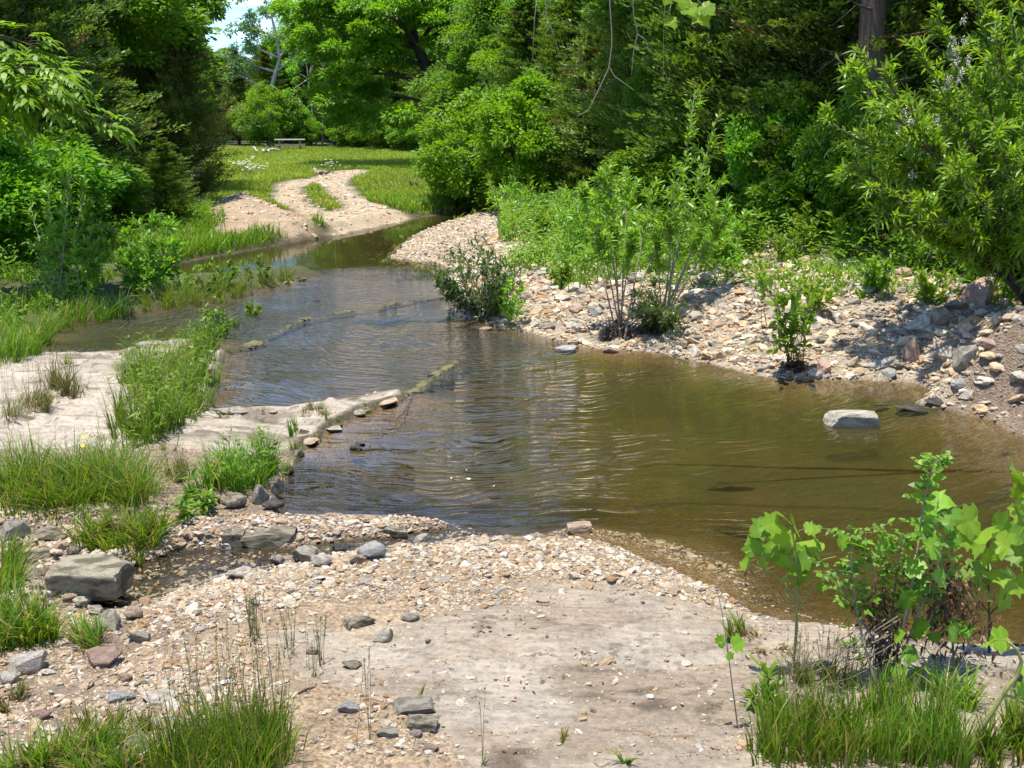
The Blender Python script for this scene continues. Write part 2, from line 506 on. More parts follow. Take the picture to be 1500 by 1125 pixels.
# ground: zone colour per vertex, broken up by noise, pebbly or bedded relief
m, nt, out = nmat("ground_surface")
tc = N(nt, "ShaderNodeTexCoord")
ac = N(nt, "ShaderNodeAttribute", attribute_name="col")
av = N(nt, "ShaderNodeAttribute", attribute_name="v")          # 1 = loose gravel, 0 = rock or soil
na = N(nt, "ShaderNodeTexNoise", Scale=2.2, Detail=9.0, Roughness=.62)
nb = N(nt, "ShaderNodeTexNoise", Scale=26.0, Detail=7.0, Roughness=.68)
mp = N(nt, "ShaderNodeMapping"); mp.inputs["Scale"].default_value = (2.0, 9.0, 9.0); mp.inputs["Rotation"].default_value = (0, 0, .12)
nc = N(nt, "ShaderNodeTexNoise", Scale=2.2, Detail=9.0, Roughness=.68)
vo = N(nt, "ShaderNodeTexVoronoi", Scale=42.0); vo2 = N(nt, "ShaderNodeTexVoronoi", Scale=17.0)
for n_ in (na, nb, vo, vo2): nt.links.new(tc.outputs["Object"], n_.inputs["Vector"])
nt.links.new(tc.outputs["Object"], mp.inputs[0]); nt.links.new(mp.outputs[0], nc.inputs["Vector"])
c = mixc(nt, 1.0, ac.outputs["Color"], math_(nt, "MULTIPLY_ADD", na.outputs["Fac"], 1.0, .5), "MULTIPLY")
c = mixc(nt, 1.0, c, math_(nt, "MULTIPLY_ADD", nb.outputs["Fac"], 1.5, .25), "MULTIPLY")
c = mixc(nt, 1.0, c, math_(nt, "MULTIPLY_ADD", nc.outputs["Fac"], 1.3, .35), "MULTIPLY")
vcol = N(nt, "ShaderNodeHueSaturation", Saturation=.12, Value=1.6); nt.links.new(vo.outputs["Color"], vcol.inputs["Color"])
cg = mixc(nt, .55, c, mixc(nt, 1.0, c, vcol.outputs[0], "MULTIPLY"))
c = mixc(nt, av.outputs["Fac"], c, cg)
rp = N(nt, "ShaderNodeValToRGB"); e = rp.color_ramp.elements
e[0].position = .60; e[0].color = (0, 0, 0, 1); e[1].position = .68; e[1].color = (1, 1, 1, 1)
nt.links.new(nb.outputs["Fac"], rp.inputs[0])
c = mixc(nt, math_(nt, "MULTIPLY", rp.outputs[0], .5), c, (0.09, 0.065, 0.045))
mpk = N(nt, "ShaderNodeMapping"); mpk.inputs["Scale"].default_value = (.75, 1.5, .5); mpk.inputs["Rotation"].default_value = (0, 0, .3)
wk = N(nt, "ShaderNodeVectorMath", operation="MULTIPLY_ADD"); wk.inputs[1].default_value = (.7, .7, 0)
nt.links.new(na.outputs["Color"], wk.inputs[0]); nt.links.new(tc.outputs["Object"], wk.inputs[2]); nt.links.new(wk.outputs[0], mpk.inputs[0])
vk = N(nt, "ShaderNodeTexVoronoi", Scale=1.0); vk.feature = "DISTANCE_TO_EDGE"; nt.links.new(mpk.outputs[0], vk.inputs["Vector"])
ck = math_(nt, "MULTIPLY", math_(nt, "LESS_THAN", vk.outputs["Distance"], math_(nt, "MULTIPLY", math_(nt, "MAXIMUM", math_(nt, "SUBTRACT", nc.outputs["Fac"], .50), 0.0), .085)), math_(nt, "SUBTRACT", 1.0, av.outputs["Fac"]))
c = mixc(nt, math_(nt, "MULTIPLY", ck, .6), c, (0.07, 0.055, 0.04))
p = N(nt, "ShaderNodeBsdfPrincipled", Roughness=.88); p.inputs["Specular IOR Level"].default_value = .2
nt.links.new(c, p.inputs["Base Color"])
hgt = math_(nt, "ADD", math_(nt, "MULTIPLY", nc.outputs["Fac"], 1.2), math_(nt, "MULTIPLY", nb.outputs["Fac"], .5))
hg2 = math_(nt, "MULTIPLY", math_(nt, "SUBTRACT", 1.0, vo.outputs["Distance"]), av.outputs["Fac"])
b = N(nt, "ShaderNodeBump", Strength=1.0, Distance=.035)
nt.links.new(math_(nt, "SUBTRACT", math_(nt, "ADD", hgt, hg2), ck), b.inputs["Height"]); nt.links.new(b.outputs[0], p.inputs["Normal"])
nt.links.new(p.outputs[0], out.inputs[0])
M["ground"] = m

# water: Fresnel mirror over a tinted clear body; v = ripple strength, col.r = depth, col.g = chop
m, nt, out = nmat("creek_water")
tc = N(nt, "ShaderNodeTexCoord")
ac = N(nt, "ShaderNodeAttribute", attribute_name="col"); av = N(nt, "ShaderNodeAttribute", attribute_name="v")
sep = N(nt, "ShaderNodeSeparateColor"); nt.links.new(ac.outputs["Color"], sep.inputs[0])
mp1 = N(nt, "ShaderNodeMapping"); mp1.inputs["Scale"].default_value = (2.2, 7.5, 1); mp1.inputs["Rotation"].default_value = (0, 0, -.35)
mp2 = N(nt, "ShaderNodeMapping"); mp2.inputs["Scale"].default_value = (7, 13, 1); mp2.inputs["Rotation"].default_value = (0, 0, .25)
for q in (mp1, mp2): nt.links.new(tc.outputs["Object"], q.inputs[0])
C_ = at(690, 480)
sb = N(nt, "ShaderNodeVectorMath", operation="SUBTRACT"); sb.inputs[1].default_value = (C_[0], C_[1], 0); nt.links.new(tc.outputs["Object"], sb.inputs[0])
ln = N(nt, "ShaderNodeVectorMath", operation="LENGTH"); nt.links.new(sb.outputs[0], ln.inputs[0])
sx_ = N(nt, "ShaderNodeSeparateXYZ"); nt.links.new(sb.outputs[0], sx_.inputs[0])
pol = N(nt, "ShaderNodeCombineXYZ")
nt.links.new(math_(nt, "MULTIPLY", ln.outputs["Value"], 10.0), pol.inputs[0])
nt.links.new(math_(nt, "MULTIPLY", math_(nt, "ARCTAN2", sx_.outputs[0], math_(nt, "MULTIPLY", sx_.outputs[1], -1.0)), 5.0), pol.inputs[1])
w1 = N(nt, "ShaderNodeTexNoise", Scale=1.0, Detail=2.5, Roughness=.45, Distortion=.5)
w2 = N(nt, "ShaderNodeTexNoise", Scale=1.0, Detail=3.0, Roughness=.5, Distortion=.3)
wl_ = N(nt, "ShaderNodeTexNoise", Scale=.9, Detail=2.0); nt.links.new(tc.outputs["Object"], wl_.inputs["Vector"])
wv_ = N(nt, "ShaderNodeVectorMath", operation="MULTIPLY_ADD"); wv_.inputs[1].default_value = (7.0, 5.0, 4.0)
nt.links.new(wl_.outputs["Color"], wv_.inputs[0]); nt.links.new(pol.outputs[0], wv_.inputs[2])
nt.links.new(wv_.outputs[0], w1.inputs["Vector"]); nt.links.new(mp2.outputs[0], w2.inputs["Vector"])
h1 = math_(nt, "MULTIPLY", w1.outputs["Fac"], av.outputs["Fac"])
h2 = math_(nt, "MULTIPLY", w2.outputs["Fac"], sep.outputs[1])
bp = N(nt, "ShaderNodeBump", Strength=1.0, Distance=.05)
nt.links.new(math_(nt, "ADD", h1, h2), bp.inputs["Height"])
fr = N(nt, "ShaderNodeFresnel", IOR=1.45); nt.links.new(bp.outputs[0], fr.inputs["Normal"])
gl = N(nt, "ShaderNodeBsdfGlossy", Roughness=.03); nt.links.new(bp.outputs[0], gl.inputs["Normal"])
tp = N(nt, "ShaderNodeBsdfTransparent")
dep = math_(nt, "MINIMUM", math_(nt, "MULTIPLY", sep.outputs[0], 2.6), 1.0)
nt.links.new(mixc(nt, dep, (0.97, 0.96, 0.92), (0.62, 0.55, 0.28)), tp.inputs["Color"])
df = N(nt, "ShaderNodeBsdfDiffuse"); df.inputs["Color"].default_value = (0.074, 0.064, 0.022, 1)
mk = N(nt, "ShaderNodeMixShader"); nt.links.new(math_(nt, "MULTIPLY", dep, .40), mk.inputs[0])
nt.links.new(tp.outputs[0], mk.inputs[1]); nt.links.new(df.outputs[0], mk.inputs[2])
mx = N(nt, "ShaderNodeMixShader"); nt.links.new(fr.outputs[0], mx.inputs[0])
nt.links.new(mk.outputs[0], mx.inputs[1]); nt.links.new(gl.outputs[0], mx.inputs[2])
nt.links.new(mx.outputs[0], out.inputs[0])
M["water"] = m

# ------------------------------------------------------------------ terrain
ys = np.concatenate([np.linspace(-8, 3.6, 12), np.geomspace(4, 90, 620), np.geomspace(95, 420, 40)])
us = np.concatenate([np.linspace(-1.6, -.62, 40)[:-1], np.linspace(-.62, .62, 440), np.linspace(.62, 1.6, 40)[1:]])
U, Y = np.meshgrid(us, ys)
X = U * (3.0 + np.maximum(Y, 0))
Hh, Z = height(X.ravel(), Y.ravel(), True)
x, y = X.ravel(), Y.ravel()
slab = sdist(SLAB, x, y) + 0.9 * fbm(x * 1.6, y * 2.4, 5, 31)
road = sdist(ROAD, x, y) + .20 + 0.7 * fbm(x * 1.2, y * 1.2, 3, 32)
med = sdist(MEDIAN, x, y) + .30 + 0.5 * fbm(x * 1.5, y * 1.5, 3, 33)
bare2 = sdist(BARE2, x, y) + .4 * fbm(x * 2, y * 2, 3, 34)
stony = sdist(STONY, x, y) + 1.0 * fbm(x, y, 3, 35)
nz = len(x)
col = np.tile(np.array([0.075, 0.085, 0.030]), (nz, 1))          # soil under the meadow
grv = np.zeros(nz)


def paint(w, c, g=None):
    w = np.clip(w, 0, 1)[:, None]
    col[:] = col * (1 - w) + np.array(c) * w
    if g is not None: grv[:] = grv * (1 - w[:, 0]) + g * w[:, 0]


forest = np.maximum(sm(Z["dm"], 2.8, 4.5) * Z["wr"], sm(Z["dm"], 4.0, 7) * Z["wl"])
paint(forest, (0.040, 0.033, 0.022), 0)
paint(sm(Z["dm"], .35, .0) * (Z["wr"] < .5), (0.075, 0.058, 0.038), .2)
paint(sm(stony, -.5, .3) * Z["wr"], (0.35, 0.285, 0.21), 1)
dirt_ = sdist(DIRT, x, y) + .5 * fbm(x * 1.5, y * 1.5, 3, 36)
paint(sm(dirt_, -.25, .25), (0.20, 0.150, 0.105), .7)
paint(Z["bar"] * (Z["dm"] > 0), (0.42, 0.32, 0.23), 1)
paint(sm(road, -.25, .25) * (1 - sm(med, -.2, .2)), (0.40, 0.315, 0.215), .6)
paint(sm(Z["md"], -.5, .2), (0.38, 0.285, 0.19), .8)
paint(sm(bare2, -.2, .2), (0.36, 0.26, 0.18), .8)
isf = (Z["df"] >= Z["dl"]) & (Z["df"] >= Z["dm"])
isl = (Z["dl"] > Z["df"]) & (Z["dl"] >= Z["dm"])
paint(isf * 1.0, (0.32, 0.238, 0.150), 1)
paint(isf * sm(x, -1.0, -2.0) * sm(7.0 - y, 0, .8) * (.5 + fbm(x * 3, y * 3, 3, 51)), (0.19, 0.145, 0.105), .6)
paint(isf * sm(slab, -.08, .12), (0.335, 0.278, 0.208), 0)
paint(isf * sm(slab, -.1, .3) * sm(fbm(x * 1.0 + 4, y * 1.9, 4, 91), .0, .14), (0.26, 0.208, 0.150), .1)
paint(isf * sm(slab, -.1, .3) * sm(fbm(x * 2.2 + 4, y * 4.9, 4, 92), .12, .22), (0.125, 0.098, 0.068), .2)
paint(isf * sm(slab, .0, .3) * sm(fbm(x * 1.4, y * 2.6, 4, 77), 0.02, .16), (0.345, 0.298, 0.235), 0)
spit_ = sm(9.55 - y, -.2, .2)
paint(isl * 1.0, (0.39, 0.335, 0.262), 0)
paint(isl * sm(fbm(x * 1.2, y * 4.5, 4, 78), .05, .17), (0.215, 0.178, 0.135), 0)
paint(isl * sm(Z["dl"], .14, .05) * (1 - spit_), (0.10, 0.080, 0.050), 0)  # slab sides painted dark for dirt and the shade of an undercut
lnn = np.abs(fbm(x * .9 + .3 * y, y * 3.6, 4, 94)) < .006 + .010 * vnoise(x * 1.5, y * 2, 95)
paint(isl * lnn * .8, (0.11, 0.088, 0.062), 0)
lnf = np.abs(fbm(x * .8 - .2 * y, y * 2.8, 4, 96)) < .004 + .007 * vnoise(x * 1.9, y * 2, 97)
paint(isf * sm(slab, .0, .3) * lnf * .6, (0.13, 0.102, 0.072), 0)
spit = isl * sm(9.55 - y, -.2, .2)
paint(spit, (0.26, 0.195, 0.135), 1)
under = Z["d"] < 0
paint(under * 1.0, (0.150, 0.108, 0.048), .7)
paint(under * sm(fbm(x * .9, y * 1.3, 4, 44), -.03, .12), (0.080, 0.068, 0.028), .4)
paint(under * Z["rif"], (0.055, 0.052, 0.040), .1)
nearsh = under * sm(-Z["d"], .55, .05)
paint(nearsh * .7 * (1 - .6 * Z["rif"]) * sm(1.9 - x, 0, .6), (0.24, 0.155, 0.075), 1)

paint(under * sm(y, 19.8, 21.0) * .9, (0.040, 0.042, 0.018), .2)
paint(under * sm(9.75 - y, 0, .2) * sm(.2 - x, 0, .5), (0.060, 0.046, 0.026), .6)
V = np.stack([x, y, Hh], 1)
ny, nu = len(ys), len(us)
idx = np.arange(nz).reshape(ny, nu)
quads = np.stack([idx[:-1, :-1], idx[:-1, 1:], idx[1:, 1:], idx[1:, :-1]], -1).reshape(-1, 4)
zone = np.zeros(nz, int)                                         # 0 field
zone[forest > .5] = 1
zone[(stony > 0) & (Z["wr"] > .5) | (Z["bar"] > .5)] = 2
zone[(road > 0) & (med < 0)] = 3
zone[Z["md"] > 0] = 6
zone[isf] = 2
zone[isf & (slab > 0)] = 4
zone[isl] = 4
zone[isl & (spit > .5)] = 2
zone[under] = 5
fz = zone[quads[:, 0]]
# vertex normals of the whole sheet, so the pieces join without a visible edge
gx = V[idx.clip(0)]
du = np.gradient(V.reshape(ny, nu, 3), axis=1); dv = np.gradient(V.reshape(ny, nu, 3), axis=0)
NRM = unit(np.cross(du, dv)).reshape(-1, 3)
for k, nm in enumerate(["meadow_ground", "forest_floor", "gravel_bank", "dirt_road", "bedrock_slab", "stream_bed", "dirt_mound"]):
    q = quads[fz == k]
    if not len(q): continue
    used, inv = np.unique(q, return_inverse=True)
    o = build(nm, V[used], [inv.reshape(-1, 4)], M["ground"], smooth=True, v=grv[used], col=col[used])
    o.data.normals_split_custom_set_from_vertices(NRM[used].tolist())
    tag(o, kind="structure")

# ------------------------------------------------------------------ water sheet
wy = np.geomspace(5.2, 40, 300); wu = np.linspace(-.8, .9, 220)
WU, WY = np.meshgrid(wu, wy); WX = WU * (1.5 + WY)
wx, wyv = WX.ravel(), WY.ravel()
wh, wz = height(wx, wyv, True)
depth = np.clip(-wh, 0, 1)
chop = wz["rif"] * .5 * (.12 + 1.3 * sm(vnoise(wx * .8, wyv * 1.1, 60) * .7 + vnoise(wx * 2.3, wyv * 2.8, 61) * .3, .3, .75))
dl1 = np.array([at(a, b)[:2] for a, b in [(590, 580), (660, 532), (740, 512), (830, 506)]])
dl2 = np.array([at(a, b)[:2] for a, b in [(330, 505), (420, 472), (520, 455), (640, 440), (700, 455)]])


def dline(L_, x_, y_):
    dm_ = np.full(x_.shape, 1e9)
    for (ax, ay), (bx, by) in zip(L_[:-1], L_[1:]):
        ex, ey = bx - ax, by - ay
        t = np.clip(((x_ - ax) * ex + (y_ - ay) * ey) / (ex * ex + ey * ey), 0, 1)
        dm_ = np.minimum(dm_, np.hypot(x_ - ax - t * ex, y_ - ay - t * ey))
    return dm_


chop += .7 * np.exp(-(dline(dl1, wx, wyv) / .5) ** 2) + .6 * np.exp(-(dline(dl2, wx, wyv) / .6) ** 2)
calm = sm(wyv, 19.5, 22.5)
rip = .26 + .70 * sm(2.2 - wx, 0, 2.6) * sm(wyv, 22, 16)
rip = rip * (.25 + 1.2 * sm(vnoise(wx * .55 + 3, wyv * .8, 62) * .65 + vnoise(wx * 1.7, wyv * 2.3, 63) * .35, .25, .7)); rip = rip * (1 - .9 * calm) ; chop = chop * (1 - calm)
side = sm(9.0 - wyv, 0, .5) * sm(-wx, 1.0, 1.4)
chop += .35 * side
iw = np.arange(len(wx)).reshape(len(wy), len(wu))
wq = np.stack([iw[:-1, :-1], iw[:-1, 1:], iw[1:, 1:], iw[1:, :-1]], -1).reshape(-1, 4)
keep = (wz["d"][wq] < .25).any(1)
wq = wq[keep]; used, inv = np.unique(wq, return_inverse=True)
WV = np.stack([wx, wyv, np.zeros_like(wx)], 1)
o = build("creek_water", WV[used], [inv.reshape(-1, 4)], M["water"], smooth=True, v=rip[used],
          col=np.stack([depth, chop, 0 * depth], 1)[used])
tag(o, kind="structure")

# ------------------------------------------------------------------ rocks
def ico(sub):
    import bmesh
    bm = bmesh.new(); bmesh.ops.create_icosphere(bm, subdivisions=sub, radius=1)
    v = np.array([w.co[:] for w in bm.verts]); f = np.array([[w.index for w in q.verts] for q in bm.faces]); bm.free()
    return v, f


ICO = {k: ico(k) for k in (1, 2, 4)}


def n3(v, s, seed):
    return (fbm(v[:, 0] * s + 7.1 * seed, v[:, 1] * s + v[:, 2] * s * .77, 4, seed) +
            fbm(v[:, 2] * s - 3.3 * seed, v[:, 0] * s * .6 - v[:, 1] * s, 4, seed + 5))


def rock_shape(seed, block=False, flat=1.0):
    """boulder: a ball cut by random planes, edges worn, grain added; base lies at z=0, about one unit wide."""
    r = np.random.default_rng(seed)
    v, f = ICO[4]; v = v.copy() * 1.25
    if block:
        ns = [unit(np.array(a) + r.normal(0, .09, 3)) for a in ((1, 0, 0), (-1, 0, 0), (0, 1, 0), (0, -1, 0), (0, 0, 1), (0, 0, -1))]
        pl = [(n_, r.uniform(.72, .84)) for n_ in ns] + [(unit(r.normal(0, 1, 3)), r.uniform(.98, 1.1)) for _ in range(5)]
    else:
        pl = [(unit(r.normal(0, 1, 3)), r.uniform(.62, .98)) for _ in range(13)]
    for n_, d_ in pl:
        e_ = v @ n_ - d_
        v -= np.outer(np.where(e_ > 0, e_ * .985, 0), n_)
    v *= (1 + .09 * n3(v, 1.7, seed % 50) + .075 * n3(v, 5.5, seed % 50 + 3) + .045 * n3(v, 13, seed % 50 + 9))[:, None]
    ext = v.max(0) - v.min(0); v = v / ext; v -= (v.max(0) + v.min(0)) / 2
    return v, f


ROCKS = []
for s in range(10):
    v, f = rock_shape(100 + s)
    me = build("stone", v, [f], M["white"], smooth=True)
    ROCKS.append(me.data); bpy.data.objects.remove(me)
BLOCKS = []
for s in range(5):
    v, f = rock_shape(200 + s, True)
    me = build("stone", v, [f], M["white"], smooth=True)
    BLOCKS.append(me.data); bpy.data.objects.remove(me)
for l_ in (ROCKS, BLOCKS):                   # custom crease: split by angle so that cut faces stay crisp
    for me in l_:
        try: me.set_sharp_from_angle(angle=R(32))
        except Exception: pass
_mv = {}


def variant(me, matn):
    k = (me.name, matn)
    if k not in _mv:
        c_ = me.copy(); c_.materials.clear(); c_.materials.append(M[matn]); _mv[k] = c_
    return _mv[k]


def stone(px, py, w, h, matn, label, name="stone", depthr=.75, block=False, rz=None, tilt=.12, sink=.22, group=None, p=None, wm=None, hm=None, k=None):
    """a stone whose foot is seen at pixel (px,py), w x h photo pixels large."""
    if p is None:
        p = hit(px, py); s = mpp(p); W = w * s; Hm = max(h * s * 1.06 - W * depthr * .25, h * s * .55)
    else: W, Hm = wm, hm
    lst = BLOCKS if block else ROCKS
    me = variant(lst[random.randrange(len(lst)) if k is None else k], matn)
    o = bpy.data.objects.new(name, me); COL.objects.link(o)
    Hf = Hm / (1 - sink)
    o.scale = (W, W * depthr, Hf)
    o.location = (p[0], p[1] + W * depthr * .45, max(p[2], -.02) + Hf * (.5 - sink))
    o.rotation_euler = (random.uniform(-tilt, tilt), random.uniform(-tilt, tilt), random.uniform(-.5, .5) if rz is None else rz)
    return tag(o, label, "rock" if name == "boulder" else "stone", group)


stone(122, 886, 116, 62, "mossy", "largest squared grey boulder with a pale top beside the small side channel", "boulder", .62, True, -.06, .03, .1, k=0)
stone(392, 802, 80, 30, "mossy", "long mossy flat-topped block lying across the side channel", "boulder", .5, True, .05, .04, .2, k=1)
stone(339, 803, 36, 29, "mossy", "short squarish block touching the left end of the long mossy block", "stone", .8, True, .1, k=2)
stone(445, 824, 46, 29, "grey", "wedge shaped olive stone standing in the side channel below the long block", depthr=.8)
stone(498, 806, 28, 13, "darkst", "low dark wet stone in the side channel between two paler stones")
stone(543, 822, 44, 30, "blue", "bluish angular stone at the channel edge of the gravel bar")
stone(522, 828, 26, 18, "tan", "small buff stone leaning against the bluish angular stone")
stone(574, 788, 48, 22, "mossy", "tilted triangular stone at the end of the gravel spit", depthr=.6)
stone(404, 826, 22, 18, "white", "small rounded cream stone in the side channel beside the olive wedge")
stone(420, 822, 30, 12, "tan", "orange tinted stone awash in the side channel")
stone(470, 833, 34, 22, "white", "pale tan stone on the gravel edge below the olive wedge stone")
stone(848, 780, 40, 17, "tan", "small whitish stone standing alone in shallow water off the gravel bar", depthr=.6, block=True)
stone(1252, 627, 79, 31, "grey", "white oblong block standing alone in the pool near the far bank", "boulder", .5, True, .04, .03, .12, k=3)
stone(833, 513, 40, 13, "blue", "flat grey stone at the foot of the stony bank by the water", depthr=.9)
stone(522, 925, 50, 22, "mossy", "flat olive stone on the edge of the bedrock slab", depthr=.7)
stone(561, 942, 34, 24, "white", "white angular stone lying on grey bedrock beside the flat olive stone")
stone(600, 912, 28, 14, "grey", "low grey stone on the bedrock at the edge of the gravel")
stone(457, 962, 20, 13, "tan", "small smooth brown stone at the gravel edge of the slab")
stone(513, 982, 30, 13, "mossy", "low olive stone half sunk in dirt on the slab")
stone(617, 1072, 50, 20, "mossy", "mossy dark block below the broken ledge in the slab", depthr=.6, block=True)
stone(609, 1082, 19, 12, "white", "small white round stone in front of the mossy dark block")
stone(566, 1085, 34, 18, "grey", "grey rounded stone left of the mossy dark block on gravel")
stone(604, 1050, 62, 17, "grey", "flaking grey ledge piece with a hollow behind it on the slab", depthr=.8, block=True)
stone(508, 1048, 32, 19, "blue", "white streaked stone on gravel left of the broken ledge")
stone(630, 1104, 26, 12, "tan", "flat tan chip near the bottom edge below the mossy block")
for a in [(18, 802, 44, 36, "grey", "grey block at the left edge of the photo behind the large boulder"),
          (62, 795, 52, 25, "mossy", "rounded olive rock in the row behind the large boulder"),
          (46, 826, 54, 22, "mossy", "flat brownish stone between the olive rock and the large boulder"),
          (84, 815, 24, 16, "tan", "small yellowish stone beside the flat brownish stone"),
          (106, 818, 23, 17, "mossy", "small dark olive stone at the foot of a grass tuft"),
          (120, 834, 58, 15, "tan", "flat brown slab stone just behind the large boulder"),
          (36, 852, 44, 22, "grey", "pale flat stone left of the large boulder"),
          (65, 846, 18, 18, "pink", "small brown stone wedged between the pale flat stone and the boulder"),
          (54, 867, 19, 15, "white", "rounded cream stone at the left foot of the large boulder"),
          (114, 893, 30, 19, "white", "pale pointed stone leaning on the front of the large boulder"),
          (137, 902, 24, 17, "white", "small whitish stone in front of the large boulder"),
          (157, 925, 40, 34, "grey", "grey wedge stone in front of the large boulder beside a grass tuft"),
          (194, 911, 32, 22, "tan", "rounded buff stone on gravel near the end of the side channel"),
          (201, 943, 36, 21, "grey", "rough grey stone on gravel below the rounded buff stone"),
          (145, 980, 56, 30, "pink", "muddy brown stone half buried in dirt"),
          (181, 1001, 22, 14, "tan", "small brown stone on dirt below the muddy stone"),
          (34, 992, 58, 38, "white", "big pale angular stone near the left edge of the photo"),
          (9, 1006, 32, 22, "white", "pale stone cut by the left edge of the photo below the big pale stone"),
          (172, 1033, 46, 18, "blue", "flat bluish white stone beside the white speckled stone"),
          (226, 1034, 52, 19, "white", "white speckled long stone lying on dirt"),
          (58, 1056, 30, 16, "pink", "reddish stone on the dirt in the lower left"),
          (200, 1106, 34, 32, "grey", "grey upright stone between two grass tufts at the bottom"),
          (348, 852, 40, 22, "white", "whitish stone on the water edge of the gravel bar"),
          (430, 1022, 56, 14, "tan", "long flat tan stone beside the tall seeding grass"),
          (618, 800, 26, 18, "white", "white stone where the gravel bar meets the side channel"),
          (372, 890, 18, 13, "white", "small white stone near thin weed stalks on the gravel")]:
    stone(*a)
# broken ledge stones at the slab's corner under the grass
for a in [(340, 748, 36, 26, "mossy", "ledge stone in shade under the corner grass of the slab"),
          (377, 742, 30, 34, "grey", "upright ledge stone below the corner grass by the pool"),
          (402, 728, 24, 30, "mossy", "ledge stone at the pool's corner of the slab"),
          (398, 748, 34, 18, "darkst", "dark wet ledge stone at the corner of the pool"),
          (305, 742, 30, 15, "mossy", "half hidden ledge stone under the corner grass")]:
    stone(*a, block=False)
# right bank, larger stones
for a in [(1445, 447, 66, 46, "pink", "reddish brown boulder at the top of the stony bank under the willow", "boulder"),
          (1352, 487, 46, 32, "white", "large pale leaning stone on the bank above the upright slab"),
          (1377, 480, 34, 28, "tan", "buff stone next to the large pale leaning stone"),
          (1335, 538, 27, 42, "pink", "upright pinkish slab of stone at the water's edge"),
          (1297, 540, 36, 20, "blue", "bluish flat stone at the water's edge by the upright slab"),
          (1416, 540, 36, 38, "grey", "brownish grey stone on the right side of the bank"),
          (1388, 532, 34, 26, "white", "white stone between the upright slab and the brownish grey stone"),
          (1196, 558, 22, 17, "white", "cream stone at the waterline right of the leafy seedling"),
          (1172, 557, 22, 13, "tan", "tan stone at the waterline beside the leafy seedling"),
          (1268, 432, 40, 20, "white", "white flat stone at the top of the stony bank"),
          (1400, 455, 36, 20, "grey", "grey stone left of the reddish brown boulder"),
          (1055, 452, 26, 14, "grey", "dark bottomed flat stone on the bank above the willow debris"),
          (1215, 590, 1, 1, None, None)]:
    if a[4]: stone(*a[:6], **({"name": a[6]} if len(a) > 6 else {}))
for a in [(1340, 603, 52, 10, "darkst", "flat dark rock awash at the tip of the right bank"),
          (1292, 594, 26, 7, "darkst", "small dark rock just breaking the water near the bank tip"),
          (1372, 598, 30, 14, "darkst", "dark rock at the tip of the right bank"),
          (462, 440, 17, 8, "darkst", "small dark rock alone in the upper stream riffle")]:
    stone(*a, depthr=.7)
stone(1420, 590, 26, 18, "white", "white stone lying in shade on the lower right bank")
stone(712, 483, 20, 8, "tan", "small tan stone just off the bank in the stream")
stone(895, 516, 24, 12, "pink", "brown stone at the waterline under the debris clump")

# countable cobbles of the far bank, 300 at most, each its own object
CB = {"white": "cream", "tan": "tan", "grey": "grey", "pink": "pinkish", "blue": "bluish grey"}
cnt = 0
tries = 0
spots = []
while cnt < 236 and tries < 6000:
    tries += 1
    px = random.uniform(690, 1500); py = random.uniform(385, 575)
    p = hit(px, py)
    q, zz = height(np.array([p[0]]), np.array([p[1]]), True)
    if zz["dm"][0] < .03 or zz["dm"][0] > 4.2: continue
    w = random.choice([.13, .16, .2, .24, .28, .2, .16]) * random.uniform(.8, 1.2)
    if any((p[0] - a) ** 2 + (p[1] - b_) ** 2 < (.55 * (w + c_)) ** 2 for a, b_, c_ in spots): continue
    spots.append((p[0], p[1], w)); cnt += 1
    mt = random.choices(["white", "tan", "grey", "pink", "blue"], [5, 2.2, 2, 1.2, .8])[0]
    ar = "at the waterline" if zz["dm"][0] < .8 else ("halfway up the slope" if zz["dm"][0] < 2 else "near the top")
    sec = "left of the willow debris" if px < 900 else ("between willow and leafy seedling" if px < 1150 else "right of the leafy seedling")
    flat_ = random.uniform(.3, .55)
    stone(0, 0, 0, 0, mt, "%s cobble %s of the stony bank %s" % (CB[mt], ar, sec), "cobble", random.uniform(.55, .9), p=p, wm=w, hm=w * flat_,
          rz=random.uniform(0, 6.3), tilt=.35, sink=.25, group="cobbles on the stony right bank")

# ------------------------------------------------------------------ gravel (stuff)
PCOL = np.array([[.60, .515, .39], [.53, .425, .285], [.48, .345, .205], [.38, .24, .125], [.34, .305, .25], [.57, .475, .345],
                 [.49, .355, .235], [.25, .215, .17], [.63, .58, .49]])


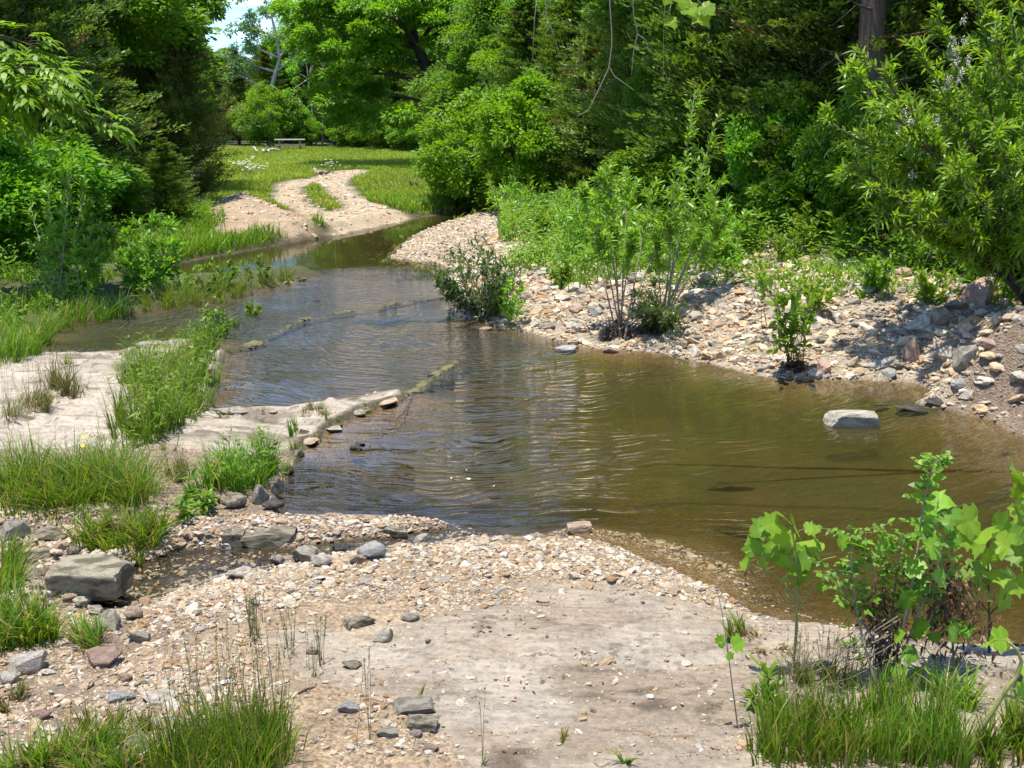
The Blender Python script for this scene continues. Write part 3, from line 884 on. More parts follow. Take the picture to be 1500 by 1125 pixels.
def gravel(name, xs, ys_, sizes, lift=.25, tint=(1, 1, 1), under=False, sub=1, dark=None):
    n = len(xs)
    zs = height(xs, ys_)
    zs = np.where(zs < 0, np.minimum(zs, -sizes * .5 - .012), zs)
    v0, f0 = ICO[sub]; k = len(v0)
    th = rng.uniform(0, 2 * np.pi, n)
    base = v0[None] * (1 + rng.normal(0, .17, (n, k)))[:, :, None]
    sc = np.stack([sizes * rng.uniform(.75, 1.15, n), sizes * rng.uniform(.55, .9, n), sizes * rng.uniform(.28, .6, n)], 1) * .5
    b = base * sc[:, None]
    tx = rng.normal(0, .25, n)
    b[:, :, 2] += b[:, :, 0] * tx[:, None]
    ct, st = np.cos(th)[:, None], np.sin(th)[:, None]
    Xv = b[:, :, 0] * ct - b[:, :, 1] * st + xs[:, None]; Yv = b[:, :, 0] * st + b[:, :, 1] * ct + ys_[:, None]
    Zv = b[:, :, 2] + (zs + sc[:, 2] * lift)[:, None]
    c = PCOL[rng.choice(len(PCOL), n, p=[.17, .16, .14, .09, .08, .14, .11, .04, .07])] * rng.uniform(.75, 1.12, (n, 1)) * np.array(tint)
    if dark is not None: c = c * dark[:, None]
    F_ = (np.arange(n)[:, None, None] * k + f0[None]).reshape(-1, 3)
    o = build(name, np.stack([Xv, Yv, Zv], -1).reshape(-1, 3), [F_], M["pebble"], col=np.repeat(c, k, 0))
    return tag(o, kind="stuff")


def scatter(n, pxr, pyr, dens, z=0.1):
    """random ground points inside a photo-pixel window, uniform on the ground, kept by dens(x,y,zones)."""
    px = rng.uniform(*pxr, n)
    y0, y1 = at(750, pyr[1], z)[1], at(750, pyr[0], z)[1]
    yy = np.sqrt(rng.uniform(y0 * y0, y1 * y1, n))
    xx = (px - 750) / F * (yy * CP + (CH - z) * SP)
    h_, zz = height(xx, yy, True)
    k = rng.random(n) < dens(xx, yy, zz)
    return xx[k], yy[k], {a: b[k] for a, b in zz.items()}


def d_fg(x, y, z):
    s = sdist(SLAB, x, y) + 0.9 * fbm(x * 1.6, y * 2.4, 5, 31)
    g = sm(-s, -.14, .16)
    isf_ = (z["df"] > z["dl"]) & (z["df"] > z["dm"])
    sp_ = (z["dl"] >= z["df"]) & (z["dl"] > z["dm"]) & (y < 9.5)
    left = sm(x, -2.6, -1.6) * .5 + .5
    patch = sm(fbm(x * 1.1, y * 1.7, 3, 90), -.22, .02)
    out_ = np.where(isf_, g * left * patch + .05 + .3 * sm(fbm(x * 2.1, y * 3.6, 3, 88), .16, .28), np.where(sp_, .9, 0))
    return np.where((z["d"] < 0) & (z["d"] > -.5) & (y < 9.8), np.where(x < 1.5, .5, .05), np.where(z["d"] < 0, 0, out_))


x1, y1, _ = scatter(62000, (-120, 1600), (745, 1135), d_fg)
gravel("fine_gravel", x1, y1, rng.gamma(3.0, .006, len(x1)).clip(.007, .05) * 1.15)
x1, y1, _ = scatter(26000, (380, 1560), (850, 1135), lambda x, y, z: (z["df"] > .1) * (.10 + .9 * sm(fbm(x * 1.8, y * 3.0, 4, 87), .0, .18)) * .55)
gravel("grit", x1, y1, rng.gamma(3.0, .0026, len(x1)).clip(.004, .02), tint=(.95, .92, .88))
x1, y1, z1 = scatter(9000, (-100, 1150), (750, 1135), lambda x, y, z: d_fg(x, y, z) * np.where(z["df"] < .8, 1.0, .35) * .8)
gravel("coarse_gravel", x1, y1, rng.gamma(4.0, .0105, len(x1)).clip(.02, .10), sub=2)
x1, y1, z1 = scatter(60000, (560, 1620), (330, 650), lambda x, y, z: (1 - .45 * sm(sdist(DIRT, x, y), -.2, .3)) * sm(sdist(STONY, x, y) + .6 * fbm(x, y, 3, 35), -.3, .3) * sm(z["dm"], -.25, .05) * (z["dm"] > -.3) * sm(z["dm"], 4.5, 2.6))
gravel("bank_gravel", x1, y1, rng.gamma(3.2, .0165, len(x1)).clip(.022, .13), tint=(1.2, 1.17, 1.1))
x1, y1, z1 = scatter(15000, (640, 1620), (330, 650), lambda x, y, z: (1 - .3 * sm(sdist(DIRT, x, y), -.2, .3)) * sm(sdist(STONY, x, y) + .6 * fbm(x, y, 3, 35), -.3, .3) * sm(z["dm"], .0, .1) * sm(z["dm"], 5.0, 3.2) * .5)
gravel("bank_rubble", x1, y1, rng.gamma(5, .026, len(x1)).clip(.06, .22), sub=2, lift=.2, tint=(1.2, 1.17, 1.12))
x1, y1, z1 = scatter(26000, (540, 800), (296, 392), lambda x, y, z: (sdist(BAR, x, y) > -.3) & (z["dm"] > -.25))
gravel("bar_gravel", x1, y1, rng.gamma(3.0, .018, len(x1)).clip(.025, .12))
x1, y1, z1 = scatter(9000, (320, 640), (248, 345), lambda x, y, z: ((sdist(ROAD, x, y) > -.2) & (sdist(MEDIAN, x, y) < .1) | (sdist(MOUND, x, y) > -.4)) * .6)
gravel("road_gravel", x1, y1, rng.gamma(2.5, .03, len(x1)).clip(.03, .2), lift=.05)

# ------------------------------------------------------------------ tree prototypes
UP = np.array([0, 0, 1.0])


def clumps_dec(r, H, Rr, n, low=.22):
    c = []
    while len(c) < n:
        u = unit(r.normal(0, 1, 3)); q = r.uniform(.35, 1.0) ** .5
        z = (u[2] * q + 1) / 2
        rad = Rr * (0.62 + .38 * math.sin(math.pi * min(1, z * .9 + .12)))
        wob = 1 + .28 * math.sin(3 * math.atan2(u[1], u[0]) + 5 * z)
        p = np.array([u[0] * q * rad * wob, u[1] * q * rad * wob, H * (low + (1 - low) * z)])
        c.append(p)
    return np.array(c)


def crown_mesh(r, cl, per, leaf, cr, acc, aspect=.55, flat=.5, up=.7, centre=None):
    n = len(cl) * per
    ci = np.repeat(np.arange(len(cl)), per)
    rad = (cr * r.uniform(.55, 1.25, len(cl)))[ci]
    u = unit(r.normal(0, 1, (n, 3)))
    q = r.random(n) ** .45
    off = u * (q * rad)[:, None]; off[:, 2] *= flat
    # leaves hang in loose tiers: shear each clump outwards and down
    out = cl[ci].copy(); out[:, 2] = 0; out = unit(out)
    off[:, 2] -= .25 * np.einsum("ij,ij->i", off, out)
    p = cl[ci] + off
    ax = unit(out * .8 + u * .9 + r.normal(0, .45, (n, 3)) + np.array([0, 0, -.35]))
    nr = unit(UP * up + u * .5 + r.normal(0, .45, (n, 3)))
    L = leaf * r.uniform(.65, 1.25, n)
    leaves4(acc, p, ax, nr, L, L * aspect, .15, v=np.clip(r.random(n) * .6 + .2 * (r.random(len(cl)))[ci] + .2 * r.random(n), 0, 1))


def trunk_mesh(r, H, cl, rad, acc, limbs=14, lean=(0, 0)):
    top = np.array([lean[0], lean[1], H * .82])
    tp = curve((0, 0, -.3), top, 9, 0, .012)
    tube(acc, tp, np.linspace(rad, rad * .2, 9) * np.array([1.25] + [1] * 8), 9)
    for k in r.choice(len(cl), min(limbs, len(cl)), replace=False):
        e = cl[k]; t = np.clip(e[2] / H * .75, .15, .9) * 8
        i = int(t); a = tp[i] + (tp[min(i + 1, 8)] - tp[i]) * (t - i)
        b = curve(a, e, 6, .10, .03)
        tube(acc, b, np.linspace(rad * .38 * (1.1 - t / 9), .012, 6), 5)


def dec_proto(seed, H, Rr, n, per, leaf, matn, cr=None, low=.22, bark="bark", rad=None, name="broadleaf_tree", flat=.5, aspect=.55):
    r = np.random.default_rng(seed)
    cl = clumps_dec(r, H, Rr, n, low)
    root = thing(name, "x", "tree", (0, 0, 0))
    a = Acc(); crown_mesh(r, cl, per, leaf, cr or Rr * .26, a, flat=flat, aspect=aspect); a.build("crown", M[matn], root)
    t = Acc(); trunk_mesh(r, H, cl, rad or H * .016, t); t.build("trunk", M[bark], root, True)
    return root


def cedar_proto(seed, H, Rr, nb, per, matn="cedar", bare=.04, name="cedar_tree", rad=None, slim=1.0, blade=.10):
    """juniper: rising sprays of fine needles round a straight trunk, ragged outline."""
    r = np.random.default_rng(seed)
    root = thing(name, "x", "tree", (0, 0, 0))
    a = Acc(); t = Acc()
    tp = curve((0, 0, -.3), (r.normal(0, .1), r.normal(0, .1), H * .97), 9, 0, .008)
    tube(t, tp, np.linspace(rad or H * .017, .015, 9), 9)
    z = H * (bare + (1 - bare) * r.random(nb) ** 1.15)
    th = r.uniform(0, 2 * np.pi, nb)
    k = z / H
    prof = np.minimum(1, (1.02 - k) * 1.55) ** .8 * (.75 + .25 * np.minimum(1, k * 5))
    lob = 1 + .30 * np.sin(th * 3 + k * 7 + seed) + .22 * np.sin(th * 5 - k * 15)
    L = np.maximum(.18, Rr * prof * lob * r.uniform(.55, 1.1, nb))
    rise = r.uniform(.25, .75, nb) * (1 - .2 * k)
    d = unit(np.stack([np.cos(th), np.sin(th), rise], 1))
    st = np.stack([0 * z, 0 * z, z], 1)
    for i in r.choice(nb, min(60, nb), replace=False):
        if L[i] > .5: tube(t, curve(st[i], st[i] + d[i] * L[i] * .85, 4, -.05), np.linspace(.022, .006, 4), 4)
    ci = np.repeat(np.arange(nb), per)
    n = len(ci)
    s = r.random(n) ** .6
    side = unit(np.cross(d[ci], UP)); nn = np.cross(side, d[ci])
    w = .32 * L[ci] * (1.08 - s) * (s > .1)
    p = st[ci] + d[ci] * (s * L[ci])[:, None] + side * (r.normal(0, .6, n) * w)[:, None] + nn * (r.normal(0, .38, n) * w)[:, None]
    p[:, 2] -= .10 * L[ci] * s * s
    ax = unit(d[ci] + side * r.normal(0, .5, (n, 1)) + r.normal(0, .38, (n, 3)) + UP * .25)
    Lb = blade * r.uniform(.6, 1.3, n)
    v = np.clip(.35 * r.random(n) + .65 * s * (r.random(nb) ** 1.3)[ci] * 1.35, 0, .96); v = np.where((r.random(nb) < .05)[ci], .99, v)
    leaves4(a, p, ax, unit(r.normal(0, 1, (n, 3)) + UP * .6), Lb, Lb * .30 * slim, .1, v=v)
    a.build("crown", M[matn], root); t.build("trunk", M["barkdark"], root, True)
    return root


PR = {}
PR["d0"] = dec_proto(1, 10, 3.6, 120, 420, .19, "dec")
PR["d1"] = dec_proto(2, 10, 3.2, 105, 430, .19, "decb")
PR["d2"] = dec_proto(3, 9, 3.0, 95, 420, .18, "dec", low=.12)
PR["b0"] = dec_proto(4, 3.0, 1.6, 150, 150, .11, "decb", cr=.30, low=.05, flat=.7, name="bush", rad=.04)
PR["b1"] = dec_proto(5, 2.4, 1.5, 130, 150, .11, "dec", cr=.28, low=.03, flat=.7, name="bush", rad=.04)
PR["c0"] = cedar_proto(11, 8.0, 2.1, 620, 140, blade=.105)
PR["c1"] = cedar_proto(12, 7.5, 1.7, 560, 140, blade=.105)
PR["c2"] = cedar_proto(13, 5.0, 1.7, 430, 140, blade=.09)
PR["cg"] = cedar_proto(14, 6.5, 2.0, 520, 140, "cedarb", blade=.10)
PR["h0"] = dec_proto(6, 11.0, 3.6, 110, 420, .18, "dec", low=.46, bark="barkdark", rad=.10)  # high crown added above the view to shade the right woods
used = set()


def tree(k, px, D, H, label, group=None, wide=1.0, rz=None, sub=0.0):
    p = pd(px, 200, D); z = hz(p)
    src = PR[k]
    nom = {"d0": 10, "d1": 10, "d2": 9, "h0": 11, "b0": 3, "b1": 2.4, "c0": 8, "c1": 7.5, "c2": 5, "cg": 6.5}[k]
    s = H / nom
    rz = random.uniform(0, 6.28) if rz is None else rz
    if k not in used:
        used.add(k); o = src
        o.location = (p[0], p[1], z - sub); o.rotation_euler = (0, 0, rz); o.scale = (s * wide, s * wide, s)
    else:
        o = copy_tree(src, (p[0], p[1], z - sub), rz, (s * wide, s * wide, s))
    o["label"] = label
    if group: o["group"] = group
    o["category"] = "bush" if k[0] == "b" else "tree"
    return o


# left woods, near to far
tree("c2", 276, 30.5, 4.5, "ragged olive cedar standing above the dirt mound left of the field", wide=.95)
tree("cg", 236, 26.3, 1.9, "small olive cedar sapling in front of the dark cedars of the left bank", wide=1.5)
tree("c0", 232, 32, 5.6, "dark cedar behind the small cedar sapling on the left bank", wide=.8)
tree("d0", 200, 38, 10.5, "tall leafy tree on the left whose top reaches the sky gap", wide=.72)
tree("c1", 60, 25.5, 8.5, "dark brownish cedar in the upper left corner", wide=1.1)
tree("d2", 120, 30, 8.2, "broadleaf tree between the corner cedar and the tall leafy tree")
tree("c0", -70, 24, 8.5, "dark cedar at the left edge of the photo", wide=1.0)
tree("c1", 150, 27.5, 4.4, "dark cedar in deep shade behind the willow saplings of the left bank", wide=1.25)
tree("d0", 30, 34, 11, "broadleaf tree deep in the woods at the upper left")
tree("c0", 95, 29, 7, "dark cedar between the left broadleaf trees", wide=1.0)
tree("d2", -150, 27, 10, "broadleaf tree at the far left outside the clearing")
tree("b1", 60, 23.5, 2.2, "low dark bush in shade on the left bank", wide=1.2)
tree("b1", -40, 21.5, 2.6, "dark bush at the left edge of the bank", wide=1.2)
tree("b1", 130, 25.5, 1.8, "dark low bush behind the tall willow sapling", wide=1.1)
tree("d1", 275, 47, 4.8, "leafy tree behind the ragged olive cedar", wide=.8)
# far edge of the field
gf = "trees along the far edge of the field"
for i, (k, px, D, H) in enumerate([("c0", 315, 84, 6.2), ("c1", 350, 80, 6.2), ("d2", 372, 90, 6.9), ("c0", 392, 84, 6.6), ("d1", 452, 92, 10),
                                   ("c1", 455, 80, 6.0), ("d0", 500, 92, 10), ("c0", 490, 78, 6.4), ("d1", 512, 86, 9.6), ("c1", 528, 78, 6.2), ("c0", 560, 80, 7),
                                   ("d0", 560, 90, 10), ("d2", 600, 82, 9.5), ("c0", 618, 76, 6.2), ("d1", 650, 84, 9.5), ("c1", 655, 74, 7), ("d0", 700, 78, 9),
                                   ("c0", 690, 70, 7), ("d1", 745, 72, 9), ("d2", 300, 92, 6.6), ("d0", 262, 88, 8), ("d2", 250, 84, 9), ("d0", 470, 98, 10),
                                   ("d2", 335, 100, 7.0), ("d1", 480, 100, 10), ("d0", 520, 100, 10.5), ("d1", 600, 100, 10.5), ("d0", 680, 96, 10.5)]):
    nm_ = {"d": "broadleaf tree", "c": "dark cedar"}[k[0]]
    tree(k, px, D, H, "distant %s in the tree line along the far edge of the field" % nm_, gf, wide=random.uniform(1.0, 1.25))
tree("b0", 392, 75, 3.9, "round bright green tree at the far end of the field left of the track", wide=.95)
tree("b0", 438, 76, 2.6, "small bright bush behind the weathered bench", wide=1.0)
tree("b1", 415, 77, 1.8, "low bush just behind the weathered bench", wide=1.4)
tree("b1", 520, 73, 1.9, "low dark bush at the field edge below the big spreading tree", wide=1.6)
tree("b1", 580, 71, 2.0, "dark bush in the shade under the big spreading tree", wide=1.6)
tree("b1", 622, 68, 2.2, "dark bush under the right side of the big spreading tree", wide=1.5)
# centre right woods
tree("c1", 770, 41, 6.4, "cedar behind the bright green bush at the field's right", wide=1.3)
tree("cg", 835, 36, 5.9, "yellowish green cedar in the middle of the woods", wide=1.2)
tree("cg", 905, 33, 6.0, "tall green cedar in the middle of the woods behind the hanging twig", wide=1.1)
tree("d0", 720, 48, 7.2, "leafy tree between the big spreading tree and the cedars", wide=.95)
tree("d1", 800, 46, 7.0, "tall leafy tree behind the cedars in the middle")
tree("cg", 960, 27, 6.2, "yellowish green cedar left of the dark woods behind the willow saplings", wide=1.15)
tree("c0", 1010, 29, 10, "tall dark cedar behind the yellowish cedar", wide=1.1)
tree("c2", 868, 31, 4.2, "low cedar behind the willow saplings with a bare lower trunk", wide=1.1)
tree("cg", 1085, 22.5, 6.8, "green cedar with vines behind the upright willow shoot", wide=1.25)
tree("c0", 1165, 21.5, 8.5, "dark cedar in the shaded woods left of the reddish trunk", wide=1.2)
tree("d2", 1120, 27, 11, "broadleaf tree deep in the right woods")
tree("c1", 1235, 20, 6.5, "dark cedar in deep shade just left of the big willow", wide=1.3)
tree("d0", 1240, 25, 11, "tall broadleaf tree behind the big willow's left side")
tree("c0", 1360, 22, 9.5, "dark cedar behind the big willow", wide=1.2)
tree("d2", 1400, 25, 11, "broadleaf tree behind the big willow's crown")
tree("c1", 1470, 19.5, 8, "dark cedar behind the right side of the big willow", wide=1.3)
tree("d0", 1560, 22, 11, "broadleaf tree beyond the right edge of the photo")
tree("c0", 1640, 18.5, 9, "dark cedar beyond the right edge of the photo", wide=1.2)
tree("d1", 960, 40, 7.2, "tall leafy tree far behind the middle cedars")
tree("d0", 1060, 36, 12, "tall broadleaf tree far back in the right woods")
tree("d2", 880, 44, 7.2, "leafy tree far behind the tall green cedar")
tree("b0", 702, 33.5, 3.4, "bright green spreading bush at the right end of the field", wide=1.05)
tree("b0", 770, 32, 3.5, "bright feathery bush right of the spreading bush", wide=.95)
tree("b1", 720, 34.5, 1.5, "dark low bush in the shadow under the bright spreading bush", wide=1.3)
tree("b1", 1010, 22.5, 1.8, "dark undergrowth bush behind the willow saplings", wide=1.2)
tree("b1", 1200, 18.6, 1.1, "shaded leafy bush left of the big willow", wide=1.3)
tree("b1", 1390, 17.4, 1.3, "shaded leafy bush under the big willow", wide=1.4)
tree("b0", 1085, 23, 3.6, "vine covered bright bush in the dark woods", wide=.6)
tree("b1", 1480, 16.5, 2.2, "dark bush behind the foot of the big willow", wide=1.3)

tree("d2", 1010, 24.5, 5.2, "leafy understorey tree among the cedars behind the upright willow shoot", wide=.8)
tree("d2", 1185, 22.5, 5.0, "leafy understorey tree in the dark woods left of the reddish trunk", wide=.9)
tree("d1", 930, 35, 6.4, "bright leafy tree showing between the middle cedars", wide=.8)
tree("b1", 1160, 19.8, 2.4, "vine tangled bush in the shaded woods", wide=.7)
tree("b1", 1272, 18.1, 2.5, "dark leafy vine tangle climbing in front of the reddish trunk", wide=.55)
tree("h0", 1105, 25.5, 11, "tall high crowned tree added to shade the cedars behind the upright willow shoot", wide=.95)  # these high crowns are put in to darken the woods below
tree("h0", 1200, 24.5, 11.5, "tall high crowned tree added to shade the dark woods left of the reddish trunk")
tree("h0", 1420, 21.0, 11, "tall high crowned tree added to shade the woods behind the big willow", wide=.9)
tree("h0", 985, 25, 11, "tall high crowned tree added for shade among the middle cedars", wide=.9)
# cedar with the reddish trunk in the right woods
def trunk_tree():
    p = pd(1282, 60, 18.6); z = hz(p)
    root = thing("cedar_tree", "old cedar with a thick reddish bare trunk in the right woods", "tree", (p[0], p[1], z))
    r = np.random.default_rng(40)
    t = Acc()
    tp = curve((0, 0, -.3), (-.15, .1, 9), 10, 0, .006)
    tube(t, tp, np.linspace(.26, .08, 10), 12)
    cl = []
    for k in range(26):  # crown above the view, widened to shade the woods
        z_ = r.uniform(5.0, 8.8); th = r.uniform(0, 6.28); L = r.uniform(.8, 2.9)
        e = np.array([math.cos(th) * L, math.sin(th) * L, z_ + .3]); cl.append(e)
        tube(t, curve((0, 0, z_ - .4), e, 5, .05), np.linspace(.05, .012, 5), 5)
    for z_, dx, dy in ((2.6, -.9, -.3), (2.9, .9, -.5), (3.3, -.7, -.6), (2.2, .5, -.6)):     # dead side branches
        tube(t, curve((0, 0, z_), (dx, dy, z_ + .15), 6, -.04, .03), np.linspace(.025, .006, 6), 5)
        tube(t, curve((dx * .6, dy * .6, z_ + .06), (dx * 1.1, dy * .7, z_ - .25), 5, 0, .03), np.linspace(.010, .004, 5), 4)
    t.build("trunk", M["barkred"], root, True)
    a = Acc(); crown_mesh(r, np.array(cl), 500, .13, .8, a, aspect=.25); a.build("crown", M["cedar"], root)


trunk_tree()


# big spreading tree with the leaning trunk
def big_tree():
    p = pd(655, 225, 54); z = hz(p)
    root = thing("broadleaf_tree", "big spreading tree with a leaning dark trunk and bright leafy tiers behind the field", "tree", (p[0], p[1], z))
    r = np.random.default_rng(50)
    px = lambda a, b, dy=0.0: pd(a, b, 54 + dy) - np.array([p[0], p[1], z])
    t = Acc()
    tr = np.array([(0, 0, -.3), px(652, 200), px(645, 165), px(637, 130), px(626, 100), px(612, 70), px(604, 40), px(598, 10)])
    tube(t, tr, np.array([.5, .42, .36, .33, .30, .22, .15, .06]), 10)
    lim = []
    for (a, b, dy, i) in [(520, 110, -1, 3), (545, 85, -2, 4), (480, 70, -1, 5), (450, 30, 0, 5), (500, 0, -2, 6), (560, 20, -3, 5), (700, 60, -2, 4),
                          (720, 20, 0, 5), (660, 10, -2, 5), (610, 110, -3, 3), (560, 140, -2, 2), (690, 110, -2, 2), (640, 10, 2, 6), (540, 10, 1, 6)]:
        e = px(a, b, dy); lim.append(e)
        tube(t, curve(tr[i], e, 7, .08, .02), np.linspace(.13, .025, 7), 6)
    t.build("trunk", M["barkdark"], root, True)
    cl = []
    for (a, b, w_, n_) in [(455, 45, 28, 8), (490, 75, 30, 10), (525, 25, 40, 14), (510, 115, 28, 9), (560, 60, 30, 12), (545, 12, 36, 12), (600, 15, 40, 12),
                           (470, 140, 18, 5), (500, 165, 22, 5), (590, 90, 22, 6), (640, 30, 40, 12), (690, 40, 35, 12), (710, 80, 25, 8), (665, 75, 25, 7),
                           (700, 120, 22, 6), (610, 0, 45, 12), (540, 165, 25, 5), (590, 170, 22, 4), (430, 15, 25, 7), (690, 5, 30, 10), (480, 5, 28, 9), (560, 130, 20, 4)]:
        for _ in range(n_):
            cl.append(px(a + r.normal(0, w_ * .55), max(-8, b + r.normal(0, w_ * .4)), r.normal(0, 1.5)))
    a = Acc(); crown_mesh(r, np.array(cl), 300, .22, .72, a, aspect=.5, flat=.38, up=1.0); a.build("crown", M["decb"], root)


big_tree()


def pale_tree():
    p = pd(398, 215, 79); z = hz(p)
    root = thing("sycamore_tree", "thinly leaved tree with pale bare limbs against the sky gap", "tree", (p[0], p[1], z))
    r = np.random.default_rng(51)
    px = lambda a, b, dy=0.0: pd(a, b, 79 + dy) - np.array([p[0], p[1], z])
    t = Acc(); ends = []
    tr = np.array([(0, 0, -.3), px(398, 165), px(397, 130), px(404, 105), px(410, 85), px(405, 55), px(398, 25), px(400, -10)])
    tube(t, tr, np.array([.20, .18, .16, .14, .12, .10, .07, .03]), 7)
    for a, b, i in [(350, 85, 3), (365, 60, 4), (375, 45, 5), (425, 55, 4), (430, 25, 5), (385, 15, 6), (360, 30, 5), (415, 5, 6), (345, 105, 2), (440, 75, 3)]:
        e = px(a, b, r.normal(0, .8)); ends.append(e)
        tube(t, curve(tr[i], e, 7, -.05, .05), np.linspace(.09, .025, 7), 5)
        for _ in range(3):
            f = e + r.normal(0, .55, 3); tube(t, curve(tr[i] + (e - tr[i]) * .6, f, 5, 0, .06), np.linspace(.035, .012, 5), 4)
            ends.append(f)
    t.build("trunk", M["barkpale"], root, True)
    a = Acc(); crown_mesh(r, np.array(ends), 120, .20, .6, a, aspect=.6, flat=.6); a.build("crown", M["pale"], root)
    for dx, H_ in ((462, 6.0), (470, 7.0)):                       # slim pale saplings beside it
        q = pd(dx, 160, 77); zz = hz(q)
        ro = thing("slender_tree", "slender pale trunked tree %s in the far tree line" % ("leaning left" if dx == 462 else "standing straight"), "tree", (q[0], q[1], zz))
        t = Acc(); tp = curve((0, 0, -.2), (-.7 if dx == 462 else .2, 0, H_), 8, 0, .02); tube(t, tp, np.linspace(.08, .03, 8), 6)
        cl = np.array([tp[-1 - k // 2] + r.normal(0, .5, 3) for k in range(8)])
        for c_ in cl: tube(t, curve(tp[5], c_, 4), np.linspace(.03, .01, 4), 4)
        t.build("trunk", M["barkpale"], ro, True)
        a = Acc(); crown_mesh(r, cl, 130, .18, .6, a); a.build("crown", M["decb"], ro)


pale_tree()


# young tree with big compound leaves at the left edge
def hickory():
    p = pd(-70, 300, 17.5); z = hz(p)
    root = thing("hickory_tree", "young tree with large bright drooping leaves at the left edge", "tree", (p[0], p[1], z))
    r = np.random.default_rng(52)
    px = lambda a, b, dy=0.0: pd(a, b, 17.5 + dy) - np.array([p[0], p[1], z])
    t = Acc(); a = Acc()
    tr = np.array([(0, 0, -.3), (0.02, 0, 1.0), (.05, 0, 2.0), (.12, 0, 2.9), (.2, -.1, 3.6), (.25, -.1, 4.0)])
    tube(t, tr, np.array([.09, .08, .07, .05, .035, .015]), 8)
    tips = [(60, 70, 0), (20, 85, -.6), (95, 115, -.4), (110, 135, 0), (140, 175, -.2), (150, 185, .2), (70, 140, -.8), (30, 130, -.9), (85, 95, .3), (10, 110, .4),
            (-30, 70, 0), (-60, 60, -.5), (-20, 130, -1), (50, 160, -.5), (110, 160, .4), (125, 190, -.4), (40, 105, -.2), (-90, 100, -.6), (-120, 130, .4), (80, 120, .8), (20, 150, .6), (60, 110, -1.1), (0, 95, -.9)]
    for (u_, v_, dy) in tips:
        e = px(u_, v_, dy); i = r.integers(2, 5)
        br = curve(tr[i], e, 9, .10, .02); tube(t, br, np.linspace(.025, .006, 9), 5)
        for k in range(12):                                      # compound leaf: stalk with opposite leaflets
            q = br[r.integers(4, 9)] + r.normal(0, .05, 3)
            d = unit(np.array([e[0] - tr[i][0], e[1], 0]) * .6 + r.normal(0, .6, 3) + UP * .25)
            L = r.uniform(.24, .40)
            st = np.array([q + d * L * s_ + np.array([0, 0, -.45 * L * s_ * s_]) for s_ in np.linspace(0, 1, 5)])
            tube(t, st, .003, 3)
            sd_ = unit(np.cross(d, UP))
            P_, A_ = [], []
            for s_ in (1, 2, 3):
                for sg in (1, -1):
                    P_.append(st[s_ + 1]); A_.append(unit(d * .7 + sd_ * sg + np.array([0, 0, -.35])))
            P_.append(st[4]); A_.append(unit(d + np.array([0, 0, -.7])))
            lance(a, np.array(P_), np.array(A_), np.tile(UP, (7, 1)) + r.normal(0, .2, (7, 3)), r.uniform(.15, .24, 7), r.uniform(.06, .085, 7), .25, v=np.clip(r.random() * .5 + r.random(7) * .5, 0, 1))
    t.build("trunk", M["bark"], root, True); a.build("crown", M["decb"], root)


hickory()


# ------------------------------------------------------------------ stemmed shrubs
def shrub(base, tips, label, cat="shrub", name="willow_shrub", matn="willow", leafL=.12, leafW=.022, twigs=10, tw=.45, leaves=16, rad=.02, bark="twig",
          start=.3, seed=0, sag=-.06, droop=.2, up=.55, spread=.35, group=None, extra=None, leafshape=lance):
    r = np.random.default_rng(900 + seed)
    base = np.asarray(base, float)
    root = thing(name, label, cat, tuple(base), group=group)
    t = Acc(); a = Acc()
    for e in tips:
        e = np.asarray(e, float) - base
        b0 = np.array([r.normal(0, .05), r.normal(0, .05), -.08])
        st = curve(b0, e, 12, sag, .012)
        tube(t, st, np.linspace(rad, rad * .18, 12), 6)
        Ls = np.linalg.norm(e)
        P_, A_ = [], []
        segs = [(st, start)]
        for k in range(twigs):
            s = r.uniform(start, .97); i = min(int(s * 11), 10); q = st[i] + (st[i + 1] - st[i]) * (s * 11 - i)
            d = unit(unit(st[i + 1] - st[i]) * .9 + r.normal(0, spread * 1.8, 3) + UP * up * .5)
            L = tw * Ls * .35 * r.uniform(.5, 1.2) * (1.15 - s * .6)
            tb = curve(q, q + d * L + np.array([0, 0, -.1 * L]), 5, .03)
            tube(t, tb, np.linspace(rad * .25, .002, 5), 4)
            segs.append((tb, .1))
        for sg, s0 in segs:
            nL = leaves if sg is not st else leaves * 2
            ss = np.linspace(s0, 1, nL) * (len(sg) - 1); ii = np.minimum(ss.astype(int), len(sg) - 2)
            q = sg[ii] + (sg[ii + 1] - sg[ii]) * (ss - ii)[:, None]
            tg = unit(sg[ii + 1] - sg[ii])
            ph = np.arange(nL) * 2.4 + r.uniform(0, 6)
            s1 = unit(np.cross(tg, UP + .01)); s2 = np.cross(s1, tg)
            sd_ = s1 * np.cos(ph)[:, None] + s2 * np.sin(ph)[:, None]
            P_.append(q); A_.append(unit(tg * .75 + sd_ * .8 + UP * .25 + r.normal(0, .15, (nL, 3))))
        P_ = np.concatenate(P_); A_ = np.concatenate(A_); n = len(P_)
        L = leafL * r.uniform(.6, 1.2, n)
        nr = UP + r.normal(0, .4, (n, 3))
        if leafshape is lance: lance(a, P_, A_, nr, L, leafW * r.uniform(.8, 1.2, n), droop)
        else: leaves4(a, P_, A_, nr, L, L * leafW / leafL, .15)
    t.build("stem", M[bark], root, True); a.build("foliage", M[matn], root)
    if extra: extra(root, base, r)
    return root


def bd(px, py):
    return hit(px, py)


def tips_in(cx, cy, rx, ry, D, n, seed=0):
    r = np.random.default_rng(seed + 77); o = []
    for _ in range(n):
        u = r.uniform(0, 6.28); q = r.uniform(.15, 1) ** .5
        o.append(pd(cx + math.cos(u) * rx * q, cy + math.sin(u) * ry * q, D + r.normal(0, .35)))
    return o


W_ = lambda *l: [pd(*q) for q in l]


